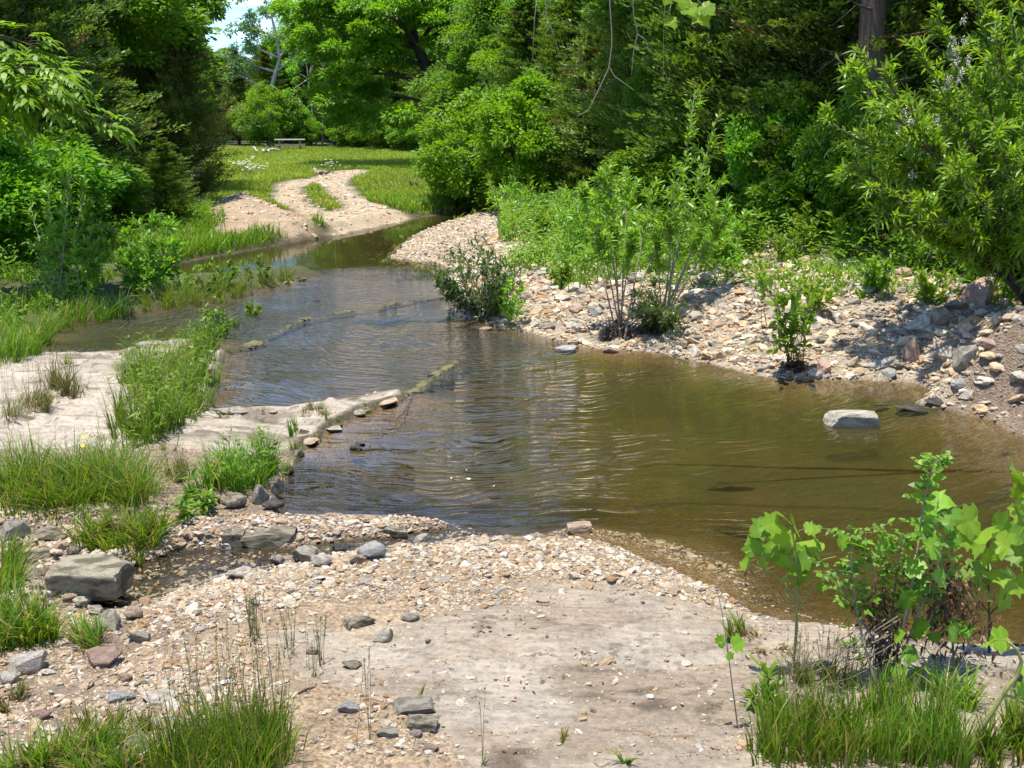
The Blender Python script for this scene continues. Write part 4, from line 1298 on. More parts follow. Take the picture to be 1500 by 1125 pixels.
def catkins(root, base, r):
    a = Acc()
    for (u_, v_) in [(1395, 60), (1400, 72), (1392, 80), (1412, 62), (1418, 88), (1402, 92), (1408, 106), (1390, 118), (1388, 126), (1404, 118), (1455, 52), (1450, 90), (1458, 104), (1412, 30),
                     (1326, 166), (1334, 178), (1318, 188), (1352, 190), (1330, 210), (1336, 258), (1496, 100), (1446, 302), (1450, 312), (1372, 175)]:
        q = pd(u_, v_, r.uniform(12.6, 13.4)) - base
        n = 42; k = r.normal(0, 1, (n, 3)) * np.array([.016, .016, .030])
        leaves4(a, q + k, r.normal(0, 1, (n, 3)), r.normal(0, 1, (n, 3)), r.uniform(.02, .04, n), .014, .2)
    a.build("seed_fluff", M["fluff"], root)


shrub(pd(1520, 440, 13.6), W_((1215, 105, 13.0), (1262, 85, 13.4), (1218, 160, 13.2), (1300, 120, 13.8), (1245, 225, 12.9), (1275, 275, 12.6), (1330, 170, 12.8), (1350, 60, 13.5), (1385, 20, 13.2), (1420, -40, 13.6),
                              (1455, 40, 12.6), (1490, -30, 13), (1510, 90, 12.4), (1290, 310, 12.8), (1340, 300, 12.3), (1400, 240, 12.2), (1450, 180, 12.1), (1490, 250, 12.0), (1560, 60, 12.6), (1600, 150, 12.5), (1385, 110, 13.8), (1420, 330, 12.4), (1370, 355, 12.9), (1500, 340, 12.1), (1550, 230, 12.2), (1440, 110, 12.9), (1330, 235, 13.2), (1290, 195, 13.5)),
      "big willow shrub leaning in from the right edge with white seed fluff", "shrub", twigs=31, tw=.42, leaves=18, leafL=.15, leafW=.028, rad=.032, start=.32, seed=1, sag=.05, extra=catkins, bark="bark")
shrub(bd(905, 500), W_((850, 275, 15.2), (880, 250, 15.0), (925, 245, 15.6), (870, 330, 14.6), (900, 300, 14.8), (960, 270, 15.2), (925, 340, 14.5), (1000, 280, 15.3)),
      "leaning willow sapling with a clump of flood debris at its foot on the stony bank", name="willow_sapling", twigs=17, tw=.46, leaves=11, leafL=.15, leafW=.030, rad=.014, start=.62, seed=2, sag=.03)
shrub(bd(975, 470), W_((1015, 145, 16.2), (1045, 175, 16.0), (1000, 240, 15.6), (1050, 265, 15.6), (1040, 310, 15.4), (985, 290, 15.2), (960, 350, 15.0), (1055, 320, 15.7)),
      "tall upright willow sapling with a pale stem on the stony bank", name="willow_sapling", twigs=15, tw=.42, leaves=11, leafL=.15, leafW=.030, rad=.014, start=.55, seed=3, sag=.0)
shrub(bd(965, 478), tips_in(968, 435, 42, 38, 14.6, 26, 6),
      "dark leafy mound with flood debris at the foot of the upright willow sapling", name="low_willow", matn="willowd", twigs=9, tw=.9, leaves=12, leafL=.075, leafW=.02, rad=.008, start=.1, seed=4, spread=.7)
shrub(bd(705, 468), tips_in(698, 402, 68, 52, 16.3, 34, 5) + W_((632, 408, 16.2), (640, 385, 16.4), (700, 342, 16.8), (765, 385, 16.4)),
      "dark leafy willow bush overhanging the stream at the tip of the stony bank", name="willow_bush", matn="willowd", twigs=9, tw=.75, leaves=11, leafL=.10, leafW=.022, rad=.009, start=.25, seed=5, spread=.6, sag=.04)
shrub(bd(745, 470), W_((752, 405, 15.6), (742, 420, 15.5), (765, 415, 15.6), (755, 435, 15.4)), "yellow green broad leaved sprout in front of the dark willow bush", "plant", "broad_leaved_seedling", "syc", .10, .045, 5, .7, 8, .006, "stem", .2, 14, leafshape=leaves4)
shrub(bd(757, 318), W_((715, 262, 30.4), (735, 245, 30.6), (757, 236, 30.6), (778, 246, 30.6), (798, 262, 30.6), (725, 285, 30.2), (790, 288, 30.2), (757, 262, 30), (742, 270, 29.9), (772, 272, 29.9)),
      "bright willow bush at the head of the gravel bar", name="willow_bush", twigs=12, tw=.7, leaves=12, leafL=.2, leafW=.05, rad=.02, start=.15, seed=6)
shrub(bd(1060, 400), W_((1000, 300, 17.6), (1035, 285, 17.8), (1065, 295, 17.6), (1090, 315, 17.6), (1050, 330, 17.2), (1020, 340, 17.2), (1080, 350, 17.2)),
      "low bright willow between the upright sapling and the dark woods", name="willow_bush", twigs=14, tw=.6, leaves=13, leafL=.15, leafW=.03, rad=.012, start=.15, seed=12)
shrub(bd(875, 350), W_((830, 285, 19.6), (855, 265, 19.8), (880, 258, 19.8), (905, 262, 19.6), (930, 275, 19.6), (850, 310, 19.2), (900, 300, 19.2), (925, 310, 19.2), (820, 315, 19.2)),
      "low bright willow on the top of the stony bank behind the leaning sapling", name="willow_bush", twigs=14, tw=.6, leaves=13, leafL=.16, leafW=.032, rad=.012, start=.12, seed=13)
# saplings of the left bank
shrub(bd(88, 440), W_((105, 218, 18.6), (90, 240, 18.8), (118, 265, 18.5), (75, 270, 18.9), (125, 300, 18.4), (100, 320, 18.2), (80, 330, 18.5), (40, 300, 19.2)),
      "tall willow sapling on the left bank", name="willow_sapling", twigs=14, tw=.36, leaves=14, leafL=.15, leafW=.034, rad=.014, start=.3, seed=7, sag=.0)
shrub(bd(115, 445), W_((150, 320, 18.0), (135, 330, 17.8), (110, 345, 17.6), (150, 355, 17.8), (95, 380, 17.6), (140, 385, 17.5), (120, 400, 17.4), (70, 360, 18)),
      "bushy willow sapling at the foot of the tall one on the left bank", name="willow_sapling", twigs=16, tw=.5, leaves=14, leafL=.14, leafW=.03, rad=.012, start=.25, seed=8)
shrub(bd(212, 432), W_((185, 335, 18.6), (205, 322, 18.8), (225, 318, 18.6), (248, 328, 18.6), (262, 358, 18.4), (180, 365, 18.4), (220, 350, 18.2), (245, 385, 18.2), (175, 395, 18.2), (205, 380, 18)),
      "bright round willow sapling on the grassy spit", name="willow_sapling", twigs=16, tw=.5, leaves=14, leafL=.15, leafW=.034, rad=.012, start=.25, seed=9)
shrub(bd(70, 470), W_((60, 395, 17), (80, 400, 16.8), (95, 420, 16.6), (40, 420, 17), (110, 440, 16.6), (60, 440, 16.5)),
      "low leafy bush at the water's edge on the left bank", name="low_bush", matn="weed", twigs=9, tw=.7, leaves=12, leafL=.09, leafW=.035, rad=.01, start=.1, seed=10)
shrub(bd(15, 500), W_((5, 430, 15.8), (25, 425, 15.8), (38, 445, 15.6), (-10, 450, 15.6), (20, 460, 15.4)),
      "bright weeds with small round leaves at the left edge", name="weed_plant", cat="weeds", matn="weed", twigs=6, tw=.7, leaves=10, leafL=.08, leafW=.04, rad=.006, start=.1, seed=11, bark="stem")
for k, (bx, by, tips, lab) in enumerate([
        (262, 425, [(240, 385), (262, 378), (285, 390), (275, 400), (250, 400)], "leafy weed clump in the middle of the grassy spit"),
        (330, 418, [(310, 382), (335, 372), (352, 385), (345, 395), (320, 398)], "leafy weed clump further along the grassy spit"),
        (378, 412, [(362, 388), (380, 376), (394, 390)], "weed clump near the tip of the grassy spit"),
        (300, 430, [(290, 395), (306, 388), (318, 402)], "weed clump between the two larger ones on the spit"),
        (322, 488, [(308, 462), (325, 440), (318, 455), (300, 452), (335, 470)], "twiggy dead looking plant standing at the stream edge by the grass island"),
        (370, 462, [(362, 448), (371, 442), (378, 450)], "small leafy twig standing in the upper stream")]):
    D_ = bd(bx, by)[1]
    shrub(bd(bx, by), [pd(a_, b_, D_ + random.uniform(-.3, .3)) for a_, b_ in tips], lab, "weeds", "weed_plant", "weed", .10, .03, 5, .8, 9, .006, "stem" if k != 4 else "barkdark", .15, 20 + k)
# leafy seedlings of the stony bank
shrub(bd(1163, 535), [pd(*q) for q in [(1143, 415, 12.6), (1172, 425, 12.6), (1150, 405, 12.7), (1130, 430, 12.6), (1165, 440, 12.5), (1185, 420, 12.8), (1140, 460, 12.4), (1178, 465, 12.4)]],
      "leafy seedling with broad heart shaped leaves at the waterline of the stony bank", "plant", "broad_leaved_seedling", "weed", .13, .075, 3, .5, 6, .008, "stem", .35, 30, leafshape=leaves4)
shrub(bd(1190, 452), [pd(*q) for q in [(1175, 408, 14.2), (1200, 402, 14.2), (1215, 415, 14.1), (1190, 415, 14.0), (1222, 425, 14.0)]],
      "small fern leaved plant above the leafy seedling on the bank", "plant", "broad_leaved_seedling", "willow", .09, .035, 5, .8, 10, .005, "stem", .15, 31, leafshape=leaves4)
shrub(bd(1118, 478), [pd(*q) for q in [(1112, 378, 13.8), (1118, 395, 13.7), (1108, 400, 13.7)]],
      "thin seedling with yellow green top leaves on the bank", "plant", "thin_seedling", "syc", .08, .045, 3, .3, 5, .005, "stem", .6, 32, leafshape=leaves4)
for k, (bx, by, h_, lab) in enumerate([(1235, 375, 60, "shaded broad leaved weed left of the big willow"), (1290, 425, 45, "leafy weed at the top of the bank below the willow"), (1365, 445, 50, "leafy weed left of the reddish brown boulder"),
                                       (1150, 385, 50, "shaded weed at the top of the bank"), (1100, 370, 60, "slender leaved weed right of the upright willow shoot"), (1430, 420, 70, "leafy weed behind the reddish brown boulder"),
                                       (1480, 430, 60, "leafy weed at the right edge on top of the bank"), (1330, 400, 55, "leafy weed under the willow's hanging branches"), (820, 420, 30, "small weed among the dark cobbles"), (850, 330, 40, "bright weed on the grassy top of the bar"),
                                       (800, 345, 35, "bright weed at the left of the grassy top of the bar"), (900, 345, 40, "weed in the greenery behind the willow saplings"), (1050, 390, 45, "weed on the bank top behind the willow debris"), (1190, 370, 70, "tall dark weed in shade by the woods"),
                                       (1270, 360, 80, "tall dark leaved weed under the willow's left branches"), (1400, 400, 60, "weed in the shade of the big willow"), (945, 360, 50, "bright weed behind the leaning willow sapling"), (1000, 375, 50, "bright weed beside the upright willow sapling")]):
    b_ = bd(bx, by); D_ = b_[1]
    tips = [pd(bx + random.uniform(-.5, .5) * h_, by - h_ * random.uniform(.6, 1.05), D_ + random.uniform(-.4, .4)) for _ in range(7)]
    shrub(b_, tips, lab, "weeds", "weed_plant", random.choice(["weed", "willow"]), .13, .035, 5, .7, 9, .006, "stem", .15, 50 + k)

# ------------------------------------------------------------------ grass tufts (each one a thing)
def tuft(pts, n, hpx, label, name="grass_tuft", matn="grass", wide=.006, bend=(.15, .7), stalks=0, shpx=0, broad=0, flowers=None, dry=0.0, seed=0, group=None, yellow=0):
    """pts: photo-pixel outline (x, y, spread px) of where the blades root; hpx: blade height in photo pixels."""
    r = np.random.default_rng(3000 + seed)
    B = [hit(a_, b_) for a_, b_, s_ in pts]
    sp = [s_ * mpp(q) for (a_, b_, s_), q in zip(pts, B)]
    c0 = np.mean(B, 0)
    root = thing(name, label, "grass" if not broad else "plants", tuple(c0), group=group)
    a = Acc()
    n = max(3, int(n * .62))
    k = r.integers(0, len(B), n)
    q = np.array(B)[k]; s_ = np.array(sp)[k]
    nt_ = max(3, n // 45)                                        # sub-clumps, so that blades stand in bunches
    sub = r.normal(0, .55, (nt_, 2)); si = r.integers(0, nt_, n)
    off = sub[si] * s_[:, None] + (r.standard_t(2.2, (n, 2)) * .13).clip(-1.2, 1.2) * s_[:, None]
    q[:, 0] += off[:, 0]; q[:, 1] += off[:, 1] * 1.2
    q[:, 2] = height(q[:, 0], q[:, 1])
    k_ = q[:, 2] > -.25
    q[:, 2] = np.maximum(q[:, 2], -.05)
    q, si, off = q[k_], si[k_], off[k_]; n_ = len(q)
    H = hpx * mpp(c0) * (r.uniform(.35, 1.25, n_) * (.75 + .5 * r.random(nt_)[si])) * (1 - .25 * np.minimum(1, np.hypot(*off.T) / (1.6 * s_[k_])))
    d = unit(off * .6 + r.normal(0, .45, (nt_, 2))[si] * s_[k_][:, None] + r.normal(0, .4, (n_, 2)) * s_[k_][:, None])
    v = np.clip(r.random(n_) * .75 + .35 * r.random(nt_)[si] - .05, 0, .96)
    v = np.where(r.random(n_) < .12 + dry, .99, v)
    q0 = q - c0
    blades(a, q0 - np.array([0, 0, .01]), d, H, wide * 1.4 * r.uniform(.6, 1.3, n_), bend[0] + (bend[1] * 1.15 - bend[0]) * r.random(n_) ** 1.5, v)
    a.build("blades", M[matn], root)
    if dry > .05 or matn == "grassdry":                           # thatch at the foot
        b = Acc(); m_ = max(4, n // 3)
        j = r.integers(0, n_, m_)
        blades(b, q0[j] + r.normal(0, .01, (m_, 3)) * [1, 1, 0], r.normal(0, 1, (m_, 2)), H[j] * .55, wide, r.uniform(.8, 1.6, m_), r.random(m_))
        b.build("thatch", M["dead"], root)
    if broad:
        b = Acc(); m_ = broad
        j = r.integers(0, n_, m_); z_ = r.random(m_) ** .6
        pp = q0[j] + r.normal(0, .02, (m_, 3)); pp[:, 2] += H[j] * z_ * .9
        lance(b, pp, np.concatenate([r.normal(0, 1, (m_, 2)), r.uniform(.1, .9, (m_, 1))], 1), UP + r.normal(0, .3, (m_, 3)), .11 * r.uniform(.6, 1.2, m_), .022 * r.uniform(.7, 1.3, m_), .3)
        b.build("leaves", M["weed"], root)
    if stalks:
        for _ in range(stalks):
            b = Acc(); j = r.integers(0, n_)
            hh = shpx * mpp(c0) * r.uniform(.6, 1.05)
            e = q0[j] + np.array([r.normal(0, .10) * hh, r.normal(0, .10) * hh, hh])
            st = curve(q0[j], e, 7, 0, .015); tube(b, st, np.linspace(.0016, .0007, 7), 3, v=r.random())
            m_ = 9
            s1 = r.uniform(.72, 1.0, m_) * 6; i1 = np.minimum(s1.astype(int), 5)
            pp = st[i1] + (st[i1 + 1] - st[i1]) * (s1 - i1)[:, None]
            leaves4(b, pp, r.normal(0, .5, (m_, 3)) + UP, r.normal(0, 1, (m_, 3)), .013, .005, .2, v=r.random(m_))
            b.build("seed_stalk", M["grassdry"], root)
    if flowers:
        b = Acc()
        for (a_, b_) in flowers[1]:
            D_ = c0[1] - .15
            c_ = pd(a_, b_, D_) - c0
            m_ = 10; th = np.linspace(0, 6.28, m_, endpoint=False)
            dd = np.stack([np.cos(th), np.sin(th) * .6 - .3, np.sin(th) * .6 + .3], 1)
            leaves4(b, np.tile(c_, (m_, 1)), dd, np.tile([0, -.6, .8], (m_, 1)), .020, .012, .1)
            tube(b, curve((c_[0], c_[1], min(0, c_[2] - .2)), c_ - [0, 0, .004], 4), .0014, 3)
        b.build("flowers", M[flowers[0]], root)
    return root


tuft([(25, 730, 40), (75, 742, 42), (120, 735, 42), (165, 725, 38), (195, 735, 22), (40, 705, 40), (110, 708, 45), (165, 705, 35)], 5200, 78, "large mass of long bright grass at the left edge of the pale slab", bend=(.3, 1.0), stalks=26, shpx=110, seed=1, flowers=("petaly", [(122, 653), (124, 640)]))
tuft([(215, 640, 30), (245, 625, 30), (275, 600, 30), (215, 590, 28), (255, 575, 34), (290, 560, 22), (235, 545, 34), (285, 530, 26), (200, 560, 22), (300, 515, 14)], 4200, 62, "grassy island of tall grass and weeds between the slab and the stream", "grass_island", bend=(.15, .7), broad=1500, stalks=30, shpx=80, seed=2, flowers=("petaly", [(167, 620), (173, 624), (171, 640)]))
tuft([(190, 640, 20), (175, 625, 12)], 500, 62, "bright upright grass at the near end of the grassy island", seed=3, bend=(.1, .4))
tuft([(320, 718, 28), (350, 715, 30), (380, 708, 22), (340, 700, 26), (390, 690, 10)], 1800, 68, "grass tuft on the slab's corner above the ledge stones", bend=(.2, .7), stalks=10, shpx=85, broad=350, seed=4)
tuft([(300, 750, 14), (280, 735, 14), (272, 760, 12)], 200, 34, "leafy weeds creeping down from the corner grass to the gravel", "weed_plant", broad=240, seed=5)
tuft([(258, 702, 16)], 420, 34, "small brownish grass tuft alone on the pale slab", matn="grassdry", stalks=8, shpx=50, seed=6, dry=.2)
tuft([(140, 790, 18), (175, 800, 24), (215, 798, 22), (195, 780, 24), (235, 785, 10)], 1500, 60, "long leaved grass tuft beside the stones behind the large boulder", bend=(.3, 1.0), wide=.008, stalks=8, shpx=90, seed=7, dry=.05)
tuft([(255, 1115, 26), (300, 1120, 34), (345, 1118, 34), (390, 1120, 26), (320, 1085, 34), (370, 1085, 30), (400, 1095, 18), (280, 1140, 40), (360, 1145, 40)], 3300, 92, "dense green grass tuft with tall seed stalks at the bottom edge", bend=(.1, .5), stalks=75, shpx=205, seed=8, wide=.005)
tuft([(70, 1120, 26), (110, 1105, 26), (150, 1100, 24), (30, 1130, 30), (130, 1130, 34), (180, 1130, 20)], 1700, 62, "sparse grass in the lower left corner", bend=(.2, .9), stalks=20, shpx=95, seed=9, dry=.14)
tuft([(165, 1062, 20), (205, 1070, 14), (120, 1070, 12)], 420, 42, "thin dry grass above the lower left grass", matn="grassdry", seed=10, dry=.2)
tuft([(25, 945, 30), (55, 942, 20), (15, 920, 24), (5, 935, 20)], 1500, 78, "grass tuft at the left edge above the big pale stone", bend=(.3, 1.0), stalks=8, shpx=100, wide=.007, seed=11)
tuft([(128, 945, 14), (148, 948, 12)], 480, 58, "grass tuft with an earthy foot in front of the grey wedge stone", bend=(.2, .8), seed=12, dry=.15)
tuft([(80, 935, 12), (70, 920, 10)], 220, 60, "thin grass between the left edge tuft and the boulder", bend=(.2, .8), seed=13)
tuft([(15, 1035, 20)], 240, 36, "small yellowish tuft below the pale stones at the left edge", matn="grassdry", seed=14)
tuft([(8, 870, 20), (12, 840, 16)], 600, 62, "bright grass at the left edge beside the pale flat stone", bend=(.2, .8), wide=.007, seed=15)
tuft([(105, 575, 22), (85, 570, 16)], 420, 46, "wispy yellowish tuft on the far part of the pale slab", matn="grassdry", stalks=26, shpx=80, seed=16, dry=.1)
tuft([(45, 605, 24), (20, 610, 22), (65, 600, 16)], 420, 44, "wispy tuft with thin stalks on the slab by the left edge", matn="grassdry", stalks=30, shpx=85, seed=17, dry=.1)
tuft([(344, 476, 7)], 160, 28, "little grass clump standing in the upper stream", seed=18, bend=(.2, .6))
tuft([(437, 632, 7), (430, 640, 6)], 120, 34, "few grass blades on the slab edge near the brown mound", seed=19, bend=(.1, .5))
tuft([(482, 620, 5)], 30, 30, "single grass shoot at the end of the slab", seed=20, bend=(.1, .4))
tuft([(460, 608, 14)], 300, 14, "low brown mound of dry roots on the slab's end", matn="grassdry", seed=21, dry=.5, bend=(.5, 1.3))
tuft([(175, 462, 20), (150, 468, 14)], 700, 40, "grass at the left end of the grassy spit", seed=22, bend=(.2, .7))
tuft([(235, 450, 22), (265, 446, 18)], 900, 42, "long bright grass overhanging the water on the grassy spit", seed=23, bend=(.3, .9))
tuft([(300, 438, 22), (330, 430, 20)], 800, 36, "grass in the middle of the spit by the weeds", seed=24)
tuft([(365, 424, 18), (395, 418, 12), (420, 412, 10)], 600, 30, "grass towards the tip of the grassy spit", seed=25)
tuft([(10, 528, 22), (35, 520, 20), (55, 505, 14), (15, 505, 22)], 1500, 60, "bright bank grass at the left edge beyond the slab", seed=26, bend=(.2, .7))
tuft([(95, 480, 20), (120, 470, 16), (70, 488, 12)], 800, 48, "shaded bank grass at the water's edge below the willow saplings", seed=27)
tuft([(916, 1118, 5)], 26, 40, "star shaped little grass tuft alone on the bedrock near the bottom edge", seed=28, bend=(.5, 1.2), wide=.008)
tuft([(1090, 935, 10), (1075, 940, 8)], 160, 48, "small grass tuft with a trash of dry roots on the slab near the right shore", seed=29, dry=.3)
tuft([(1115, 945, 22)], 200, 16, "mat of dry roots beside the small tuft near the right shore", matn="grassdry", seed=30, bend=(.6, 1.4), dry=.6)
tuft([(1130, 1110, 30), (1180, 1112, 34), (1230, 1112, 34), (1150, 1075, 26), (1200, 1075, 30), (1250, 1085, 30)], 1900, 95, "bright upright grass at the bottom right under the saplings", bend=(.1, .5), wide=.0055, stalks=10, shpx=110, seed=31)
tuft([(1290, 1112, 34), (1345, 1115, 34), (1395, 1118, 30), (1310, 1075, 30), (1370, 1080, 28), (1290, 1050, 24)], 1900, 95, "tall bright grass around the foot of the debris laden shrub", bend=(.1, .5), wide=.0055, stalks=10, shpx=110, seed=32)
tuft([(1445, 1110, 22), (1490, 1100, 24), (1480, 1075, 20)], 700, 70, "thin grass in the lower right corner", bend=(.2, .6), wide=.007, seed=33)
tuft([(1170, 1005, 18), (1240, 1010, 20), (1210, 1000, 20)], 300, 60, "wispy seeding grass behind the sapling on the slab", matn="grassdry", stalks=40, shpx=90, seed=34)
tuft([(1420, 1040, 22), (1390, 1030, 18)], 300, 60, "few long arching grass blades right of the debris shrub", bend=(.4, 1.2), wide=.010, seed=35)
tuft([(616, 1028, 4)], 14, 32, "little green shoot growing from the broken ledge", seed=36, bend=(.2, .6), wide=.012)
tuft([(830, 995, 4)], 10, 14, "tiny green shoot on the bedrock with a scrap of dead leaves", seed=37, wide=.008)
tuft([(826, 1090, 8)], 40, 24, "tiny plant with dry litter on the bedrock near the star shaped tuft", seed=38, dry=.4)
tuft([(395, 960, 50), (440, 985, 40), (350, 940, 40)], 60, 20, "scattered thin seed stalks above the dense bottom grass", matn="grassdry", stalks=60, shpx=75, seed=39)
tuft([(540, 1090, 8), (520, 1100, 8)], 8, 20, "two tall thin weed stalks left of the mossy dark block", matn="grassdry", stalks=5, shpx=190, seed=40)
tuft([(705, 1122, 3)], 3, 20, "single tall thin stalk at the bottom edge of the slab", matn="grassdry", stalks=2, shpx=120, seed=41)
tuft([(606, 275, 3)], 60, 26, "dry arched grass clump standing in the field near the shaded bank", matn="grassdry", seed=42, wide=.03, bend=(.3, 1.3))

for k, (u_, v_, n_, h_) in enumerate([(423, 692, 60, 26), (436, 664, 50, 22), (462, 640, 40, 16), (500, 622, 50, 14), (540, 600, 40, 12), (330, 612, 40, 16), (380, 606, 30, 10), (190, 524, 60, 24), (100, 530, 50, 20), (240, 660, 60, 16), (205, 655, 60, 22)]):
    tuft([(u_, v_, 9)], n_, h_, "small ragged fringe of grass on the rim of the pale slab", "grass_fringe", "grass" if k % 3 else "grassdry", seed=60 + k, dry=.25, group="grass fringes along the slab rim")

# grass that nobody could count
def grass_stuff(name, n, pxr, pyr, dens, z, H, W, matn="meadow", bend=(.15, .8)):
    gx_, gy_, zz = scatter(n, pxr, pyr, dens, z)
    m_ = len(gx_)
    q = np.stack([gx_, gy_, height(gx_, gy_)], 1)
    a = Acc()
    hh = H * rng.uniform(.5, 1.2, m_) * (.8 + .8 * fbm(gx_ * .5, gy_ * .3, 3, 8))
    v = np.clip(.5 + .9 * fbm(gx_ * .35, gy_ * .18, 3, 66) + rng.normal(0, .22, m_), 0, .96)
    v = np.where(rng.random(m_) < .05, .99, v)
    blades(a, q, rng.normal(0, 1, (m_, 2)), hh, W * rng.uniform(.6, 1.3, m_), rng.uniform(*bend, m_), v)
    return tag(a.build(name, M[matn]), kind="stuff")


def d_meadow(x_, y_, z_):
    rd = sdist(ROAD, x_, y_) + .42 + .7 * fbm(x_ * 1.2, y_ * 1.2, 3, 32)
    md_ = sdist(MEDIAN, x_, y_)
    return (z_["dm"] > .10) & (z_["wr"] < .6) & ((rd < -.05) | (md_ > -.1)) & (sdist(MOUND, x_, y_) < -.25) & (sdist(BARE2, x_, y_) < 0) & (z_["bar"] < .5)


grass_stuff("meadow_grass", 90000, (300, 790), (217, 330), d_meadow, .22, .24, .034)
grass_stuff("meadow_grass", 26000, (300, 700), (245, 330), d_meadow, .22, .15, .02)
grass_stuff("bank_grass", 26000, (130, 500), (318, 400), lambda x_, y_, z_: d_meadow(x_, y_, z_) & (z_["dm"] < 4.0) & (y_ > 21.2), .15, .40, .022, "grass")
grass_stuff("bank_grass", 16000, (-150, 330), (330, 520), lambda x_, y_, z_: (z_["dm"] > .05) & (z_["wl"] > .2) & (y_ < 28) & ((x_ < -6.6) | (y_ > 21.2)) & (rng.random(len(x_)) < sm(fbm(x_, y_, 3, 71), -.1, .1)), .2, .34, .02, "grass")
grass_stuff("bank_grass", 9000, (470, 760), (296, 325), lambda x_, y_, z_: (z_["dm"] > .3) & (z_["dm"] < 3) & (sdist(ROAD, x_, y_) < -.2) & (z_["bar"] < .3), .15, .3, .03, "grass")
grass_stuff("bank_greenery", 34000, (730, 1120), (270, 395), lambda x_, y_, z_: (z_["dm"] > .7) & (z_["wr"] > .3) & (rng.random(len(x_)) < sm(fbm(x_ * .8, y_ * .5, 3, 72) + .45 * sm(z_["dm"], .7, 2.2) * sm(3.6 - x_, 0, 2), .10, .32)), .6, .26, .025, "grass")
grass_stuff("undergrowth", 20000, (950, 1650), (300, 440), lambda x_, y_, z_: (z_["dm"] > 2.0) & (z_["wr"] > .5) & (rng.random(len(x_)) < .25 + .75 * sm(fbm(x_, y_, 3, 73), -.05, .15)), 1.0, .28, .03, "weed", (.4, 1.2))


def leafy_stuff(name, n, pxr, pyr, dens, z, L, H, matn):
    gx_, gy_, zz = scatter(n, pxr, pyr, dens, z)
    m_ = len(gx_); q = np.stack([gx_, gy_, height(gx_, gy_) + H * rng.random(m_) ** 1.5], 1)
    a = Acc(); lance(a, q, np.concatenate([rng.normal(0, 1, (m_, 2)), rng.uniform(-.2, .9, (m_, 1))], 1), UP + rng.normal(0, .35, (m_, 3)), L * rng.uniform(.6, 1.2, m_), L * .24, .25)
    return tag(a.build(name, M[matn]), kind="stuff")


leafy_stuff("undergrowth", 30000, (900, 1650), (290, 425), lambda x_, y_, z_: (z_["dm"] > 2.1) & (z_["wr"] > .5) & (rng.random(len(x_)) < sm(fbm(x_ * .8, y_ * .8, 3, 74) + .15 * sm(z_["dm"], 2, 4), -.02, .2)), 1.0, .14, .55, "weed")
leafy_stuff("bank_greenery", 34000, (735, 1080), (285, 385), lambda x_, y_, z_: (z_["dm"] > .7) & (z_["wr"] > .3) & (rng.random(len(x_)) < sm(fbm(x_ * .8, y_ * .5, 3, 72) + .45 * sm(z_["dm"], .7, 2.2) * sm(3.6 - x_, 0, 2), .10, .32)), .6, .12, .4, "willow")
leafy_stuff("undergrowth", 12000, (-200, 330), (320, 460), lambda x_, y_, z_: (z_["dm"] > 1.5) & (z_["wl"] > .4), .4, .14, .6, "dec")
leafy_stuff("bank_sprouts", 5200, (700, 1500), (380, 555), lambda x_, y_, z_: (z_["dm"] > .2) & (z_["wr"] > .4) & (rng.random(len(x_)) < sm(fbm(x_ * 1.6, y_ * 1.6, 3, 75), .10, .22)), .5, .07, .12, "weed")
# leaf litter scraps on the slab and the gravel
gx_, gy_, zz = scatter(2600, (-60, 1500), (830, 1135), lambda x_, y_, z_: (z_["df"] > .15) * sm(fbm(x_ * 2.3, y_ * 3.5, 3, 93), .06, .22))
q = np.stack([gx_, gy_, height(gx_, gy_) + .006], 1); m_ = len(q)
a = Acc(); leaves4(a, q, np.concatenate([rng.normal(0, 1, (m_, 2)), rng.normal(0, .12, (m_, 1))], 1), UP + rng.normal(0, .3, (m_, 3)), rng.uniform(.012, .05, m_), rng.uniform(.004, .016, m_), .2)
tag(a.build("leaf_litter", M["dead"]), kind="stuff")
for k, (u_, v_, w_, h_, mt_) in enumerate([(338, 607, 46, 5, "grey"), (398, 606, 30, 4, "tan"), (432, 668, 24, 12, "mossy"), (446, 652, 36, 7, "tan"), (478, 633, 44, 5, "grey"), (520, 611, 30, 8, "mossy"), (556, 597, 50, 4, "tan"),
                                                 (214, 512, 40, 6, "grey"), (418, 694, 22, 14, "moss")]):
    stone(u_, v_, w_, h_, mt_, "flat broken rock plate on the rim of the pale slab", "rock_plate", .9, False, tilt=.05, sink=.5, group="broken plates along the slab rim")
# shed leaves in small drifts
for (u_, v_, n_, s_) in []:
    pass


# ------------------------------------------------------------------ foreground seedlings
SYC = np.array([(0, 0), (.13, -.09), (.30, -.07), (.44, .03), (.55, .12), (.47, .22), (.46, .32), (.60, .46), (.61, .54), (.46, .58), (.36, .62), (.31, .74), (.17, .84), (.06, .95), (0, 1.04)])
SYC = np.concatenate([SYC, [(-x_, y_) for x_, y_ in SYC[-2:0:-1]]])


